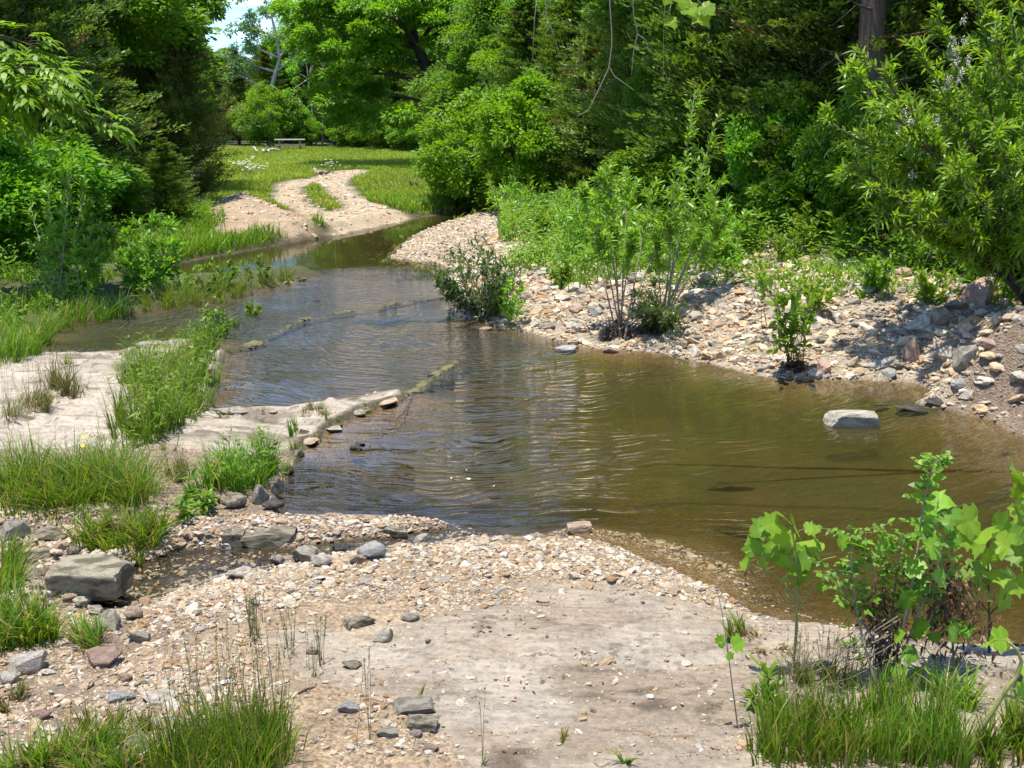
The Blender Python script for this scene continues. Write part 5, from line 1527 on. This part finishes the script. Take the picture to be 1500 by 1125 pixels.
def lobed(acc, p, ax, nr, size, v=None, r=rng, curl=.30):
    """maple-like leaf: outline fan on both sides of a folded midrib, edges waved."""
    ax = unit(ax); s = unit(np.cross(ax, nr)); n_ = np.cross(s, ax)
    m_ = len(SYC); o_ = SYC * np.array([1.05, 1]) * (1 + r.normal(0, .04, (m_, 1)))
    mid = np.array([(0, t) for t in (.25, .5, .75)])
    P2 = np.concatenate([o_, mid])
    z = .22 * np.abs(P2[:, 0]) - .28 * P2[:, 0] ** 2 - .8 * curl * (P2[:, 1] - .3) ** 2 + r.normal(0, .015, len(P2))
    V_ = p + (P2[:, :1] * s + P2[:, 1:] * ax + z[:, None] * n_) * size
    f = []
    h = m_ // 2                                            # index of the tip
    chain = [0, m_, m_ + 1, m_ + 2, h]
    yr = P2[:, 1]
    for side_ in (list(range(0, h + 1)), list(range(h, m_)) + [0]):
        pc = None
        for i0, i1 in zip(side_[:-1], side_[1:]):
            c_ = m_ + int(np.argmin(np.abs(yr[m_:] - .5 * (yr[i0] + yr[i1]))))
            if pc is not None and pc != c_: f.append((i0, c_, pc))
            f.append((i0, i1, c_)); pc = c_
    v0 = r.random() if v is None else v
    acc.add(V_, [np.array(f)], np.clip(np.concatenate([np.full(m_, v0) + r.normal(0, .12, m_), np.full(3, v0 + .25)]), 0, .96))


def seedling(base, D, stems, leafs, label, name="sycamore_seedling", cat="sapling", size=.14, bark="stem", rad=.008, seed=0, more=None):
    """stems: lists of photo pixels; leafs: (px, py, size px, tilt towards viewer)."""
    r = np.random.default_rng(600 + seed)
    b0 = pd(*base, D); b0[2] = hz(b0) if D < 9 else b0[2]
    root = thing(name, label, cat, tuple(b0))
    t = Acc(); a = Acc(); allp = []
    for st in stems:
        pts = [pd(u_, v_, D + (dd[0] if dd else 0)) - b0 for u_, v_, *dd in st]
        pts = np.array(pts)
        if len(pts) >= 3:                                   # smooth the polyline
            tt = np.linspace(0, len(pts) - 1, len(pts) * 4)
            i = np.minimum(tt.astype(int), len(pts) - 2); fr_ = (tt - i)[:, None]; fr_ = fr_ * fr_ * (3 - 2 * fr_) * .4 + fr_ * .6
            pts = pts[i] * (1 - fr_) + pts[i + 1] * fr_
        k = rad * (1 if st is stems[0] else .55)
        tube(t, pts, np.linspace(k, k * .4, len(pts)), 7); allp.append(pts)
    ap = np.concatenate(allp)
    for (u_, v_, s_, *o_) in leafs:
        c_ = pd(u_, v_, D + r.normal(0, .05)) - b0
        S_ = s_ * mpp(c_ + b0) * .84
        near = ap[np.argmin(np.linalg.norm(ap - c_, axis=1))]
        dirn = unit(c_ - near + r.normal(0, .02, 3)); dirn[1] -= .15
        dirn = unit(dirn + np.array([0, 0, -.25]))
        lb = c_ - dirn * S_ * .45
        tube(t, curve(near, lb, 4, .05), .0018, 4)
        nr = unit(np.array([r.normal(0, .6), -.75 + r.normal(0, .45), .7 + r.normal(0, .25)]))
        lobed(a, lb, dirn, nr, S_, v=(o_[0] if o_ else None), r=r)
    t.build("stem", M[bark], root, True)
    a.build("leaves", M["syc"], root)
    if more: more(root, b0, r)
    return root


def dead_leaf_part(spots):
    def f(root, b0, r):
        a = Acc()
        for (u_, v_, n_, su, sv, L, D) in spots:
            c_ = pd(u_, v_, D) - b0; k = mpp(c_ + b0)
            q_ = c_ + r.normal(0, 1, (n_, 3)) * np.array([su * k, su * k, sv * k]) * .5
            ax = r.normal(0, .6, (n_, 3)) + np.array([0, 0, -.9])
            lance(a, q_, ax, r.normal(0, 1, (n_, 3)), L * r.uniform(.5, 1.3, n_), L * .28 * r.uniform(.5, 1.2, n_), .2)
        a.build("dead_leaves", M["dead"], root)
    return f


seedling((1156, 1042), 5.55, [[(1156, 1045), (1161, 990), (1166, 930), (1168, 880), (1168, 840), (1165, 800), (1158, 770)],
                              [(1168, 880), (1150, 855), (1130, 838), (1112, 832)], [(1168, 860), (1185, 835), (1205, 820), (1225, 815)], [(1167, 885), (1150, 870), (1152, 850)], [(1168, 895), (1185, 870), (1195, 845)]],
         [(1102, 800, 34), (1112, 775, 38), (1128, 768, 36), (1148, 758, 38), (1165, 772, 40), (1185, 800, 44), (1195, 792, 36), (1150, 795, 38), (1130, 805, 36), (1118, 822, 30), (1145, 820, 34), (1168, 835, 32), (1172, 812, 30), (1182, 820, 34), (1155, 840, 26), (1090, 826, 22), (1200, 810, 30), (1140, 785, 36), (1190, 775, 28), (1205, 860, 18), (1165, 855, 26), (1178, 845, 26)],
         "young sycamore with a pale straight stem growing on the slab's edge at the lower right", seed=1, rad=.0095,
         more=dead_leaf_part([(1093, 845, 6, 4, 16, .05, 5.5), (1212, 838, 4, 14, 12, .04, 5.5)]))


def debris_shrub():
    D = 5.45
    b0 = pd(1292, 1005, D); b0[2] = hz(b0)
    root = thing("debris_laden_shrub", "leafy shrub with a dark flood debris clump caught in its stems, lower right", "shrub", tuple(b0))
    r = np.random.default_rng(700)
    px = lambda u_, v_, dd=0.0: pd(u_, v_, D + dd) - b0
    t = Acc(); a = Acc(); lf = []
    for st in [[(1292, 1010), (1290, 950), (1285, 880), (1275, 820), (1268, 780)], [(1297, 1010), (1302, 940), (1310, 870), (1318, 810), (1322, 785)],
               [(1300, 1010), (1320, 930), (1335, 860), (1345, 800), (1352, 740), (1362, 700), (1368, 672)], [(1285, 1010), (1262, 930), (1250, 860), (1245, 800), (1240, 785)],
               [(1302, 1010), (1345, 900), (1372, 830), (1385, 790)], [(1292, 960), (1330, 900), (1340, 850), (1300, 830)], [(1290, 950), (1255, 900), (1230, 860), (1222, 835)]]:
        p_ = np.array([px(u_, v_, r.normal(0, .06)) for u_, v_ in st])
        tt = np.linspace(0, len(p_) - 1, 18); i = np.minimum(tt.astype(int), len(p_) - 2); p_ = p_[i] + (p_[i + 1] - p_[i]) * (tt - i)[:, None]
        tube(t, p_, np.linspace(.008, .002, 18), 6)
        lf.append(p_)
    # small opposite leaves along the upper two thirds and on short twigs
    P_, A_ = [], []
    for p_ in lf:
        for s in np.linspace(6, 16.9, 15):
            i = int(s); q_ = p_[i] + (p_[i + 1] - p_[i]) * (s - i); tg = unit(p_[i + 1] - p_[i])
            for sg in (1, -1):
                d_ = unit(np.array([sg * 1.0, r.normal(0, .8), r.uniform(0, .6)]) + tg * .4)
                if r.random() < .6:
                    tw = curve(q_, q_ + d_ * r.uniform(.05, .14), 4, .05); tube(t, tw, .0012, 3)
                    for k in (1, 2, 3):
                        P_ += [tw[k], tw[k]]; e_ = unit(np.cross(d_, UP)); A_ += [d_ * .6 + e_, d_ * .6 - e_]
                    P_.append(tw[3]); A_.append(d_)
                else: P_.append(q_); A_.append(d_)
    P_ = np.array(P_); A_ = np.array(A_) + r.normal(0, .2, (len(P_), 3)); n_ = len(P_)
    lance(a, P_, A_, UP * .8 + np.array([0, -.5, 0]) + r.normal(0, .35, (n_, 3)), .043 * r.uniform(.5, 1.25, n_), .022 * r.uniform(.7, 1.2, n_), .2)
    # pinnate tall shoot: paired oval leaves
    p_ = lf[2][9:]
    for k, q_ in enumerate(p_):
        for sg in (1, -1):
            if r.random() < .85:
                lance(a, q_[None], np.array([[sg, r.normal(0, .3), .35]]), np.array([[0, -.7, .7]]), .085 * r.uniform(.7, 1.2), .048, .15)
    for (u_, v_, s_) in [(1262, 800, 42), (1235, 792, 30), (1300, 800, 34), (1366, 800, 46), (1390, 760, 44), (1345, 830, 42), (1330, 875, 40), (1352, 862, 34), (1350, 920, 40), (1335, 960, 34), (1370, 935, 24), (1320, 985, 32), (1342, 985, 30),
                         (1395, 925, 34), (1360, 1010, 40), (1330, 1015, 38), (1345, 1040, 30), (1318, 930, 26), (1375, 845, 36)]:
        c_ = px(u_, v_, -.08 + r.normal(0, .05)); S_ = s_ * mpp(c_ + b0)
        ax = unit(np.array([r.normal(0, .7), -.3, r.normal(.1, .5)]))
        lobed(a, c_ - ax * S_ * .4, ax, np.array([r.normal(0, .5), -.75 + r.normal(0, .4), .7]), S_ * .80, r=r)
        tube(t, curve(c_ - ax * S_ * .4, c_ - ax * S_ * .4 + np.array([r.normal(0, .03), .06, -.06]), 3), .0016, 4)
    t.build("stem", M["twig"], root, True); a.build("foliage", M["weed"], root)
    # caught debris: dark root mass, brown leaves, combed straws
    d = Acc()
    for (u_, v_, n_, su, sv, L) in [(1290, 900, 330, 26, 44, .04), (1297, 950, 280, 20, 40, .04), (1275, 880, 110, 24, 30, .04), (1312, 930, 90, 22, 36, .04)]:
        c_ = px(u_, v_); k = mpp(c_ + b0)
        q_ = c_ + r.normal(0, 1, (n_, 3)) * np.array([su * k, su * k * .8, sv * k]) * .5
        lance(d, q_, r.normal(0, .7, (n_, 3)) + [0, 0, -.8], r.normal(0, 1, (n_, 3)), L * r.uniform(.5, 1.6, n_), .010 * r.uniform(.4, 1.4, n_), .1, v=r.random(n_) ** 2.2)
    d.build("debris_clump", M["dead"], root)
    s = Acc()
    for _ in range(26):
        q_ = px(r.uniform(1265, 1320), r.uniform(900, 975), r.normal(0, .08))
        e_ = px(r.uniform(1130, 1270), r.uniform(960, 1080), r.normal(0, .15)); e_[2] = max(e_[2], .02)
        tube(s, curve(q_, e_, 6, -.05, .02), np.linspace(.0022, .0008, 6), 4)
    s.build("caught_straw", M["twig"], root, True)


debris_shrub()
dead_far = dead_leaf_part([(1395, 870, 520, 40, 44, .045, 5.6), (1400, 915, 200, 56, 56, .06, 5.6), (1385, 850, 140, 30, 26, .04, 5.6), (1365, 895, 90, 30, 40, .05, 5.6)])
seedling((1392, 1050), 5.6, [[(1395, 1055), (1398, 985), (1395, 930), (1385, 870), (1372, 800), (1370, 765), (1375, 730)], [(1398, 985), (1420, 940), (1430, 900)], [(1393, 1040), (1380, 980), (1375, 930)]],
         [(1375, 738, 50), (1362, 752, 40), (1390, 772, 34), (1352, 772, 34), (1378, 790, 34), (1400, 790, 28), (1408, 920, 42), (1370, 905, 40, .2)],
         "sycamore seedling hung with a brown mass of drowned leaves right of the debris shrub", seed=2, rad=.008, more=dead_far, bark="twig")
seedling((1452, 975), 5.9, [[(1448, 985), (1450, 920), (1448, 860), (1447, 800), (1452, 770)], [(1450, 900), (1435, 880), (1425, 915), (1420, 940)], [(1450, 900), (1470, 880), (1480, 850)], [(1448, 925), (1460, 945), (1462, 962)]],
         [(1418, 765, 54), (1440, 785, 46), (1468, 770, 46), (1475, 800, 44), (1425, 840, 60, .15), (1460, 845, 46), (1480, 855, 48), (1432, 800, 40), (1450, 815, 34), (1490, 785, 44), (1470, 880, 36), (1445, 870, 34), (1410, 790, 36), (1495, 830, 44), (1420, 870, 30)],
         "sycamore seedling with the biggest leaves in the water's edge near the right border", seed=3, rad=.008, bark="barkdark")
seedling((1530, 1010), 5.3, [[(1540, 1010), (1530, 900), (1520, 800), (1510, 720)], [(1525, 850), (1500, 820)], [(1520, 780), (1500, 700)]],
         [(1488, 690, 46), (1500, 705, 40), (1495, 745, 46), (1500, 760, 44), (1510, 700, 46), (1492, 812, 40), (1505, 850, 44), (1520, 740, 46), (1495, 720, 36)],
         "sycamore seedling reaching in from the right border", seed=4)
seedling((1390, 1140), 4.75, [[(1375, 1165), (1405, 1120), (1432, 1075), (1458, 1035), (1470, 1015), (1490, 990), (1497, 968), (1488, 950), (1476, 940)], [(1468, 1018), (1480, 1020), (1500, 1028)]],
         [(1462, 938, 40), (1448, 942, 30), (1505, 1015, 40), (1512, 1060, 34), (1505, 985, 30)],
         "thick bent greenish stem rising diagonally at the bottom right corner", name="bent_sapling", seed=5, rad=.016, bark="stem")
seedling((1085, 1128), 4.95, [[(1085, 1150), (1080, 1060), (1072, 1000), (1066, 950), (1058, 900), (1048, 850)], [(1068, 965), (1062, 940)], [(1069, 950), (1080, 942)]],
         [(1056, 938, 22), (1082, 942, 28), (1070, 962, 14)],
         "thin weed stalk with two small leaves left of the young sycamore", name="thin_seedling", cat="plant", seed=6, rad=.004, bark="twig")
shrub(bd(1120, 1060), [pd(*q_) for q_ in [(1112, 975, 5.2), (1128, 985, 5.2), (1140, 1005, 5.2), (1105, 1010, 5.2)]], "broad bladed green weed between the thin stalk and the young sycamore", "plant", "weed_plant", "weed", .10, .02, 4, .6, 7, .004, "stem", .2, 90)
shrub(bd(1255, 985), [pd(*q_) for q_ in [(1225, 940, 5.9), (1240, 925, 5.9), (1262, 935, 5.9), (1215, 965, 5.8)]], "small tangled weed at the foot of the debris shrub", "plant", "weed_plant", "weed", .05, .018, 5, .7, 9, .003, "twig", .15, 91)


for (u_, v_, D_, lab) in [(905, 478, 14.3, "dark clump of flood debris wrapped round the leaning willow's foot"), (958, 470, 14.4, "dark tangle of roots and debris at the upright willow's foot"), (1163, 528, 12.9, "dark wet debris at the leafy seedling's foot")]:
    c_ = hit(u_, v_ + 18); r = np.random.default_rng(int(u_)); k = mpp(c_); n_ = 500
    q_ = np.abs(r.normal(0, 1, (n_, 3))) * np.sign(r.normal(0, 1, (n_, 3))) * np.array([10, 9, 12]) * k * (.7 if u_ > 1000 else 1.2); q_[:, 2] = np.abs(q_[:, 2]) * 1.1
    d = Acc(); lance(d, q_, r.normal(0, 1, (n_, 3)), r.normal(0, 1, (n_, 3)), .09 * r.uniform(.5, 1.5, n_), .016 * r.uniform(.4, 1.4, n_), .3, v=r.random(n_) ** 2.5)
    o = d.build("flood_debris", M["dead"]); o.location = c_; tag(o, lab, "debris")


# ------------------------------------------------------------------ sticks, bench, flowers
def stick(pts, rad, label, matn="twig", name="twig", cat="twig", lift=.01, side=0):
    r = np.random.default_rng(len(pts) * 7 + int(pts[0][0]))
    B = [hit(u_, v_) for u_, v_ in pts]
    for q_ in B: q_[2] = max(q_[2], 0) + lift + rad
    c0 = np.mean(B, 0); P_ = np.array(B) - c0
    tt = np.linspace(0, len(P_) - 1, 14); i = np.minimum(tt.astype(int), len(P_) - 2); P_ = P_[i] + (P_[i + 1] - P_[i]) * (tt - i)[:, None] + r.normal(0, rad * .5, (14, 3))
    a = Acc(); tube(a, P_, np.linspace(rad, rad * .5, 14), 6)
    for k in range(side):
        j = r.integers(3, 12); e = P_[j] + r.normal(0, .1, 3) * np.linalg.norm(P_[-1] - P_[0]); e[2] = abs(e[2]) * .5
        tube(a, curve(P_[j], e, 5, .05, .03), np.linspace(rad * .5, rad * .2, 5), 5)
    o = a.build(name, M[matn], None, True, loc=c0 * 0)
    o.location = c0
    return tag(o, label, cat)


stick([(141, 820), (185, 803), (230, 785), (258, 775)], .007, "long thin dead branch leaning over the side channel behind the boulder", side=2)
stick([(145, 828), (190, 822), (205, 812), (235, 793)], .004, "shorter thin twig at the waterline under the long dead branch")
stick([(533, 857), (552, 862), (575, 871)], .006, "short grey stick on the gravel bar above the olive stone", side=1)
stick([(500, 863), (520, 862), (532, 857)], .003, "thin twig tip lying on the gravel bar")
stick([(698, 912), (712, 914), (726, 916)], .004, "little dark stick on the bedrock slab")
stick([(786, 885), (796, 888), (803, 890)], .006, "short dark scrap of wood on the slab", "barkdark")
stick([(522, 662), (548, 660), (580, 662), (610, 664)], .010, "dark waterlogged branch lying in the pool", "barkdark", "sunken_branch", "branch", .0, 7)
stick([(520, 660), (526, 658), (529, 662)], .03, "dark stub of driftwood in the pool at the end of the sunken branch", "barkdark", "driftwood", "driftwood", 0)
stick([(580, 620), (592, 606), (600, 590), (607, 575)], .006, "bare twig arching up from the end of the slab", "barkdark", side=3)
stick([(456, 254), (470, 256), (482, 257)], .10, "fallen grey log at the edge of the dirt track", "twig", "log", "log", 0)
stick([(1075, 480), (1110, 455), (1130, 445)], .010, "dark dead branch lying on the cobbles of the bank", "barkdark", "dead_branch", "branch", .02, 4)
stick([(800, 470), (835, 455), (860, 447)], .014, "dead grey branch on the cobbles left of the willow debris", "twig", "dead_branch", "branch", .03, 3)
stick([(780, 400), (805, 395), (830, 380)], .02, "weathered driftwood on the grey cobbles of the bank", "twig", "driftwood", "driftwood", .03, 3)
stick([(200, 425), (206, 410), (211, 405)], .02, "pale dead stump leaning on the grassy spit", "barkpale", "dead_stump", "stump", .05, 2)

# rock ledges across the stream
def ledge(pts, w_, h_, label, matn, z0=-.02, n=60, seed=0):
    r = np.random.default_rng(seed)
    B = np.array([at(u_, v_)[:2] for u_, v_ in pts])
    tt = np.linspace(0, len(B) - 1, n); i = np.minimum(tt.astype(int), len(B) - 2)
    c_ = B[i] + (B[i + 1] - B[i]) * (tt - i)[:, None]
    c_ += r.normal(0, .025, c_.shape)
    tg = unit(np.gradient(c_, axis=0)); nn = np.stack([-tg[:, 1], tg[:, 0]], 1)
    prof = np.array([(-.5, -.09), (-.46, .0), (-.36, .6), (-.1, 1.0), (.15, .9), (.38, .5), (.5, -.2), (.55, -.9)])
    env = np.minimum(1, np.minimum(np.arange(n), n - 1 - np.arange(n)) / 4 + .15) * (.10 + 1.0 * vnoise(tt * 4.3, tt * 0 + seed, seed) + .35 * vnoise(tt * 13, tt * 0 + seed, seed + 3))
    V_ = np.zeros((n, len(prof), 3))
    for k, (s_, z_) in enumerate(prof):
        V_[:, k, :2] = c_ + nn * (s_ * w_ * (.35 + .8 * env) + r.normal(0, w_ * .08, n))[:, None]
        V_[:, k, 2] = z0 + z_ * h_ * env + r.normal(0, h_ * .16, n) * (z_ > .2)
    V_ = V_.reshape(-1, 3); m_ = len(prof)
    i = np.arange(n - 1)[:, None] * m_; j = np.arange(m_ - 1)[None]
    f = np.stack([i + j, i + j + 1, i + m_ + j + 1, i + m_ + j], -1).reshape(-1, 4)
    c0 = V_.mean(0)
    o = build("rock_ledge", V_ - c0, [f], M[matn], loc=c0)
    return tag(o, label, "rock ledge")


ledge([(588, 582), (606, 572), (632, 552), (660, 534), (690, 522)], .13, .045, "mossy rock ledge running out from the slab's tip towards the stony bank", "moss", -.028, seed=1)
ledge([(395, 490), (425, 475), (455, 466), (500, 457), (560, 448), (600, 441)], .13, .040, "dark low rock ledge across the riffle", "moss", -.026, seed=2)
ledge([(600, 441), (640, 437), (680, 440)], .12, .035, "wet rock ledge under the little white water of the riffle", "darkst", -.024, 34, seed=3)
ledge([(396, 420), (425, 414), (452, 408)], .2, .06, "brown rock shelf at the tip of the grassy spit", "moss", -.01, 30, seed=4)
ledge([(402, 408), (430, 404), (456, 401)], .20, .05, "narrow rock shelf just off the tip of the grassy spit", "moss", -.01, 30, seed=5)
ledge([(318, 520), (345, 513), (372, 505), (386, 500)], .20, .05, "crumbling rock ledge beside the twiggy plant at the stream edge", "moss", -.012, 34, seed=6)
ledge([(540, 586), (562, 583), (584, 584)], .26, .07, "flat cracked plate of pale rock at the tip of the slab", "white", -.01, 26, seed=7)
ledge([(430, 662), (446, 640), (480, 628), (518, 606), (560, 593)], .11, .06, "mossy broken rim of the pale slab along the pool", "moss", -.02, 50, seed=8)


def box(acc, c_, s_, rot=0.0, tilt=0.0):
    v = np.array([(x_, y_, z_) for x_ in (-.5, .5) for y_ in (-.5, .5) for z_ in (-.5, .5)]) * s_
    ct, st = math.cos(tilt), math.sin(tilt); v = v @ np.array([[ct, 0, st], [0, 1, 0], [-st, 0, ct]])
    ct, st = math.cos(rot), math.sin(rot); v = v @ np.array([[ct, st, 0], [-st, ct, 0], [0, 0, 1]])
    acc.add(v + c_, [np.array([(0, 1, 3, 2), (4, 6, 7, 5), (0, 4, 5, 1), (2, 3, 7, 6), (0, 2, 6, 4), (1, 5, 7, 3)])])


p_ = pd(425, 219, 70); p_[2] = hz(p_) - .12
root = thing("picnic_table", "weathered grey picnic table at the far end of the field", "table", tuple(p_), .15)
a = Acc()
for k in range(4): box(a, (0, -.36 + k * .24, .76), (1.75, .20, .05))
a.build("tabletop", M["barkpale"], root)
for sg in (-1, 1):
    a = Acc(); box(a, (0, sg * .72, .44), (1.75, .26, .05)); a.build("bench", M["twig"], root)
for sg in (-1, 1):
    a = Acc(); box(a, (sg * .6, -.34, .37), (.09, .09, .78)); box(a, (sg * .6, .34, .37), (.09, .09, .78)); box(a, (sg * .6, 0, .39), (.08, 1.5, .09)); a.build("trestle", M["twig"], root)
stick([(372, 224), (378, 229)], .05, "pale broken pole leaning in the grass left of the picnic table", "barkpale", "dead_branch", "branch", .25)
stick([(385, 228), (400, 226), (412, 225)], .07, "pale fallen branch lying left of the picnic table", "barkpale", "dead_branch", "branch", .15, 3)
# white flower drifts in the field
for k, (sp_, lab) in enumerate([([(348, 251), (352, 252), (357, 252), (360, 255), (364, 257), (367, 256), (371, 258), (379, 254), (383, 255), (376, 257), (362, 252), (358, 256)], "patch of white wildflowers in the grass left of the dirt track"),
                                ([(368, 245), (370, 247)], "two white wildflowers above the larger patch"), ([(480, 249), (485, 249), (487, 251)], "small patch of white wildflowers at the bend of the dirt track")]):
    a = Acc(); t = Acc()
    c0 = hit(*sp_[0])
    ro = thing("white_wildflowers", lab, "flowers", tuple(c0))
    for (u_, v_) in sp_:
        a = Acc()
        q_ = hit(u_, v_ + 4) - c0
        for _ in range(4):
            e_ = q_ + np.array([random.uniform(-.25, .25), random.uniform(-.6, .6), random.uniform(.3, .55)])
            tube(t, curve(q_, e_, 3), .006, 3)
            m_ = 8; th = np.linspace(0, 6.28, m_, endpoint=False)
            leaves4(a, np.tile(e_, (m_, 1)), np.stack([np.cos(th), np.sin(th), th * 0 + .3], 1), np.tile(UP - [0, .4, 0], (m_, 1)), .050, .035, .1)
        a.build("flower_cluster", M["petalw"], ro)
    t.build("stems", M["stem"], ro)


# ------------------------------------------------------------------ overhanging sycamore: trunk right of the view, limb above it, bare hanging twigs
def overhang():
    b0 = np.array([6.2, 9.0, 0]); b0[2] = .6
    root = thing("sycamore_tree", "overhanging sycamore with bare twigs and pale leaves hanging from the top edge", "tree", tuple(b0))
    r = np.random.default_rng(800)
    t = Acc(); tw = Acc(); a = Acc()
    tr = curve((0, 0, -.6), (-.3, -.2, 9), 9, 0, .01)
    tube(t, tr, np.linspace(.20, .05, 9), 10)
    tip = pd(915, -70, 9.2) - b0
    l1 = curve(tr[4], tip, 12, .05, .012); tube(t, l1, np.linspace(.07, .014, 12), 7)
    tip2 = pd(985, -40, 8.8) - b0
    l2 = curve(l1[6], tip2, 9, .03, .01); tube(t, l2, np.linspace(.03, .008, 9), 6)
    for st, rd in [([(895, -60), (893, 0), (897, 60), (892, 100), (880, 125), (870, 145), (862, 162), (845, 170)], .007), ([(892, 97), (900, 112), (915, 122), (928, 132)], .005), ([(925, -60), (928, 20), (934, 50), (928, 75), (925, 110)], .006),
                   ([(934, 50), (945, 58), (950, 68), (942, 72)], .004), ([(930, 62), (936, 72), (938, 78)], .003), ([(798, -30), (800, 20), (810, 48), (818, 75)], .005), ([(805, 40), (798, 50)], .003), ([(872, 140), (880, 130), (885, 133)], .003), ([(975, -40), (972, 60), (972, 120)], .003), ([(780, 85), (795, 112)], .003)]:
        p_ = np.array([pd(u_, v_, 9.0) - b0 for u_, v_ in st])
        tt = np.linspace(0, len(p_) - 1, 20); i = np.minimum(tt.astype(int), len(p_) - 2); p_ = p_[i] + (p_[i + 1] - p_[i]) * (tt - i)[:, None]
        tube(tw, p_, np.linspace(rd * .8, rd * .35, 20), 5)
    q0 = pd(798, -30, 9.0) - b0; tube(t, curve(l1[11], q0, 6), np.linspace(.014, .006, 6), 5)
    q1 = pd(778, 60, 9.0) - b0; tube(tw, np.array([pd(790, -40, 9) - b0, pd(783, 30, 9) - b0, pd(780, 85, 9) - b0]), .003, 4)
    for (u_, v_, s_) in [(1012, 15, 46), (1030, 28, 46), (1000, 5, 40), (985, 35, 30), (1040, 15, 36), (975, 0, 30)]:
        c_ = pd(u_, v_, 8.6) - b0; S_ = s_ * mpp(c_ + b0)
        ax = unit(np.array([r.normal(0, .6), -.3, -.4])); lobed(a, c_ - ax * S_ * .4, ax, np.array([r.normal(0, .5), -.6, .75]), S_ * .72, r=r, v=.55 + r.normal(0, .2))
        tube(tw, curve(c_ - ax * S_ * .4, pd(990, -30, 8.8) - b0, 5, .06), .003, 4)
    cl = []
    for k in range(70):
        th = r.uniform(0, 6.28); z_ = r.uniform(4.5, 11); rr = r.uniform(.3, 2.3)
        cl.append((math.cos(th) * rr + .6, math.sin(th) * rr * .9, z_))
    for c_ in cl[:20]: tube(t, curve(tr[min(8, int(c_[2] * .85))], c_, 5, .05), np.linspace(.035, .008, 5), 5)
    n_ = 70 * 160; ci = np.repeat(np.arange(70), 160)
    pp = np.array(cl)[ci] + r.normal(0, .38, (n_, 3))
    leaves4(a, pp, r.normal(0, 1, (n_, 3)) + [0, 0, -.4], UP + r.normal(0, .5, (n_, 3)), .15 * r.uniform(.6, 1.2, n_), .12, .15)
    t.build("trunk", M["barkpale"], root, True); tw.build("twigs", M["twig"], root, True); a.build("leaves", M["syc"], root)


overhang()

# ------------------------------------------------------------------ light, sky, render settings
SUN = unit(np.array([-0.13, -0.05, 0.96]))
sl = bpy.data.lights.new("sun", "SUN"); sl.energy = 4.8; sl.angle = R(.53); sl.color = (1.0, .94, .84)
so = bpy.data.objects.new("sun", sl); COL.objects.link(so)
so.rotation_euler = Vector(SUN).to_track_quat("Z", "Y").to_euler()
so.location = (0, 0, 40)
w = bpy.data.worlds.new("World"); S.world = w; w.use_nodes = True
nt = w.node_tree; nt.nodes.clear()
sk = nt.nodes.new("ShaderNodeTexSky"); sk.sky_type = "NISHITA"; sk.sun_disc = False
sk.sun_elevation = math.asin(SUN[2]); sk.sun_rotation = math.atan2(SUN[0], SUN[1])
sk.air_density = 0.9; sk.dust_density = 0.1; sk.ozone_density = 4.0
bg = nt.nodes.new("ShaderNodeBackground"); bg.inputs[1].default_value = 0.135
ow = nt.nodes.new("ShaderNodeOutputWorld")
tcw = nt.nodes.new("ShaderNodeTexCoord"); sx = nt.nodes.new("ShaderNodeSeparateXYZ"); nt.links.new(tcw.outputs["Generated"], sx.inputs[0])
zz_ = math_(nt, "ADD", math_(nt, "MAXIMUM", sx.outputs[2], 0.0), .22)
cv = nt.nodes.new("ShaderNodeCombineXYZ")
nt.links.new(math_(nt, "DIVIDE", sx.outputs[0], zz_), cv.inputs[0]); nt.links.new(math_(nt, "DIVIDE", sx.outputs[1], zz_), cv.inputs[1])
cn = N(nt, "ShaderNodeTexNoise", Scale=1.1, Detail=7.0, Roughness=.55); nt.links.new(cv.outputs[0], cn.inputs["Vector"]); cv.inputs[2].default_value = 4.7
cr_ = N(nt, "ShaderNodeValToRGB"); e = cr_.color_ramp.elements
e[0].position = .50; e[0].color = (0, 0, 0, 1); e[1].position = .76; e[1].color = (.85, .85, .85, 1)
nt.links.new(cn.outputs["Fac"], cr_.inputs[0])
skc = mixc(nt, cr_.outputs[0], mixc(nt, 1.0, sk.outputs[0], (.72, .90, 1.15), 'MULTIPLY'), (9.0, 9.4, 9.9))
nt.links.new(skc, bg.inputs[0]); nt.links.new(bg.outputs[0], ow.inputs[0])
S.view_settings.view_transform = "Standard"; S.view_settings.look = "None"
S.view_settings.exposure = 0.88; S.view_settings.gamma = 1.0
S.render.engine = "CYCLES"
cy = S.cycles
cy.use_denoising = True
cy.max_bounces = 8; cy.diffuse_bounces = 3; cy.glossy_bounces = 3; cy.transmission_bounces = 4
cy.transparent_max_bounces = 8; cy.caustics_reflective = False; cy.caustics_refractive = False
cy.sample_clamp_indirect = 6.0
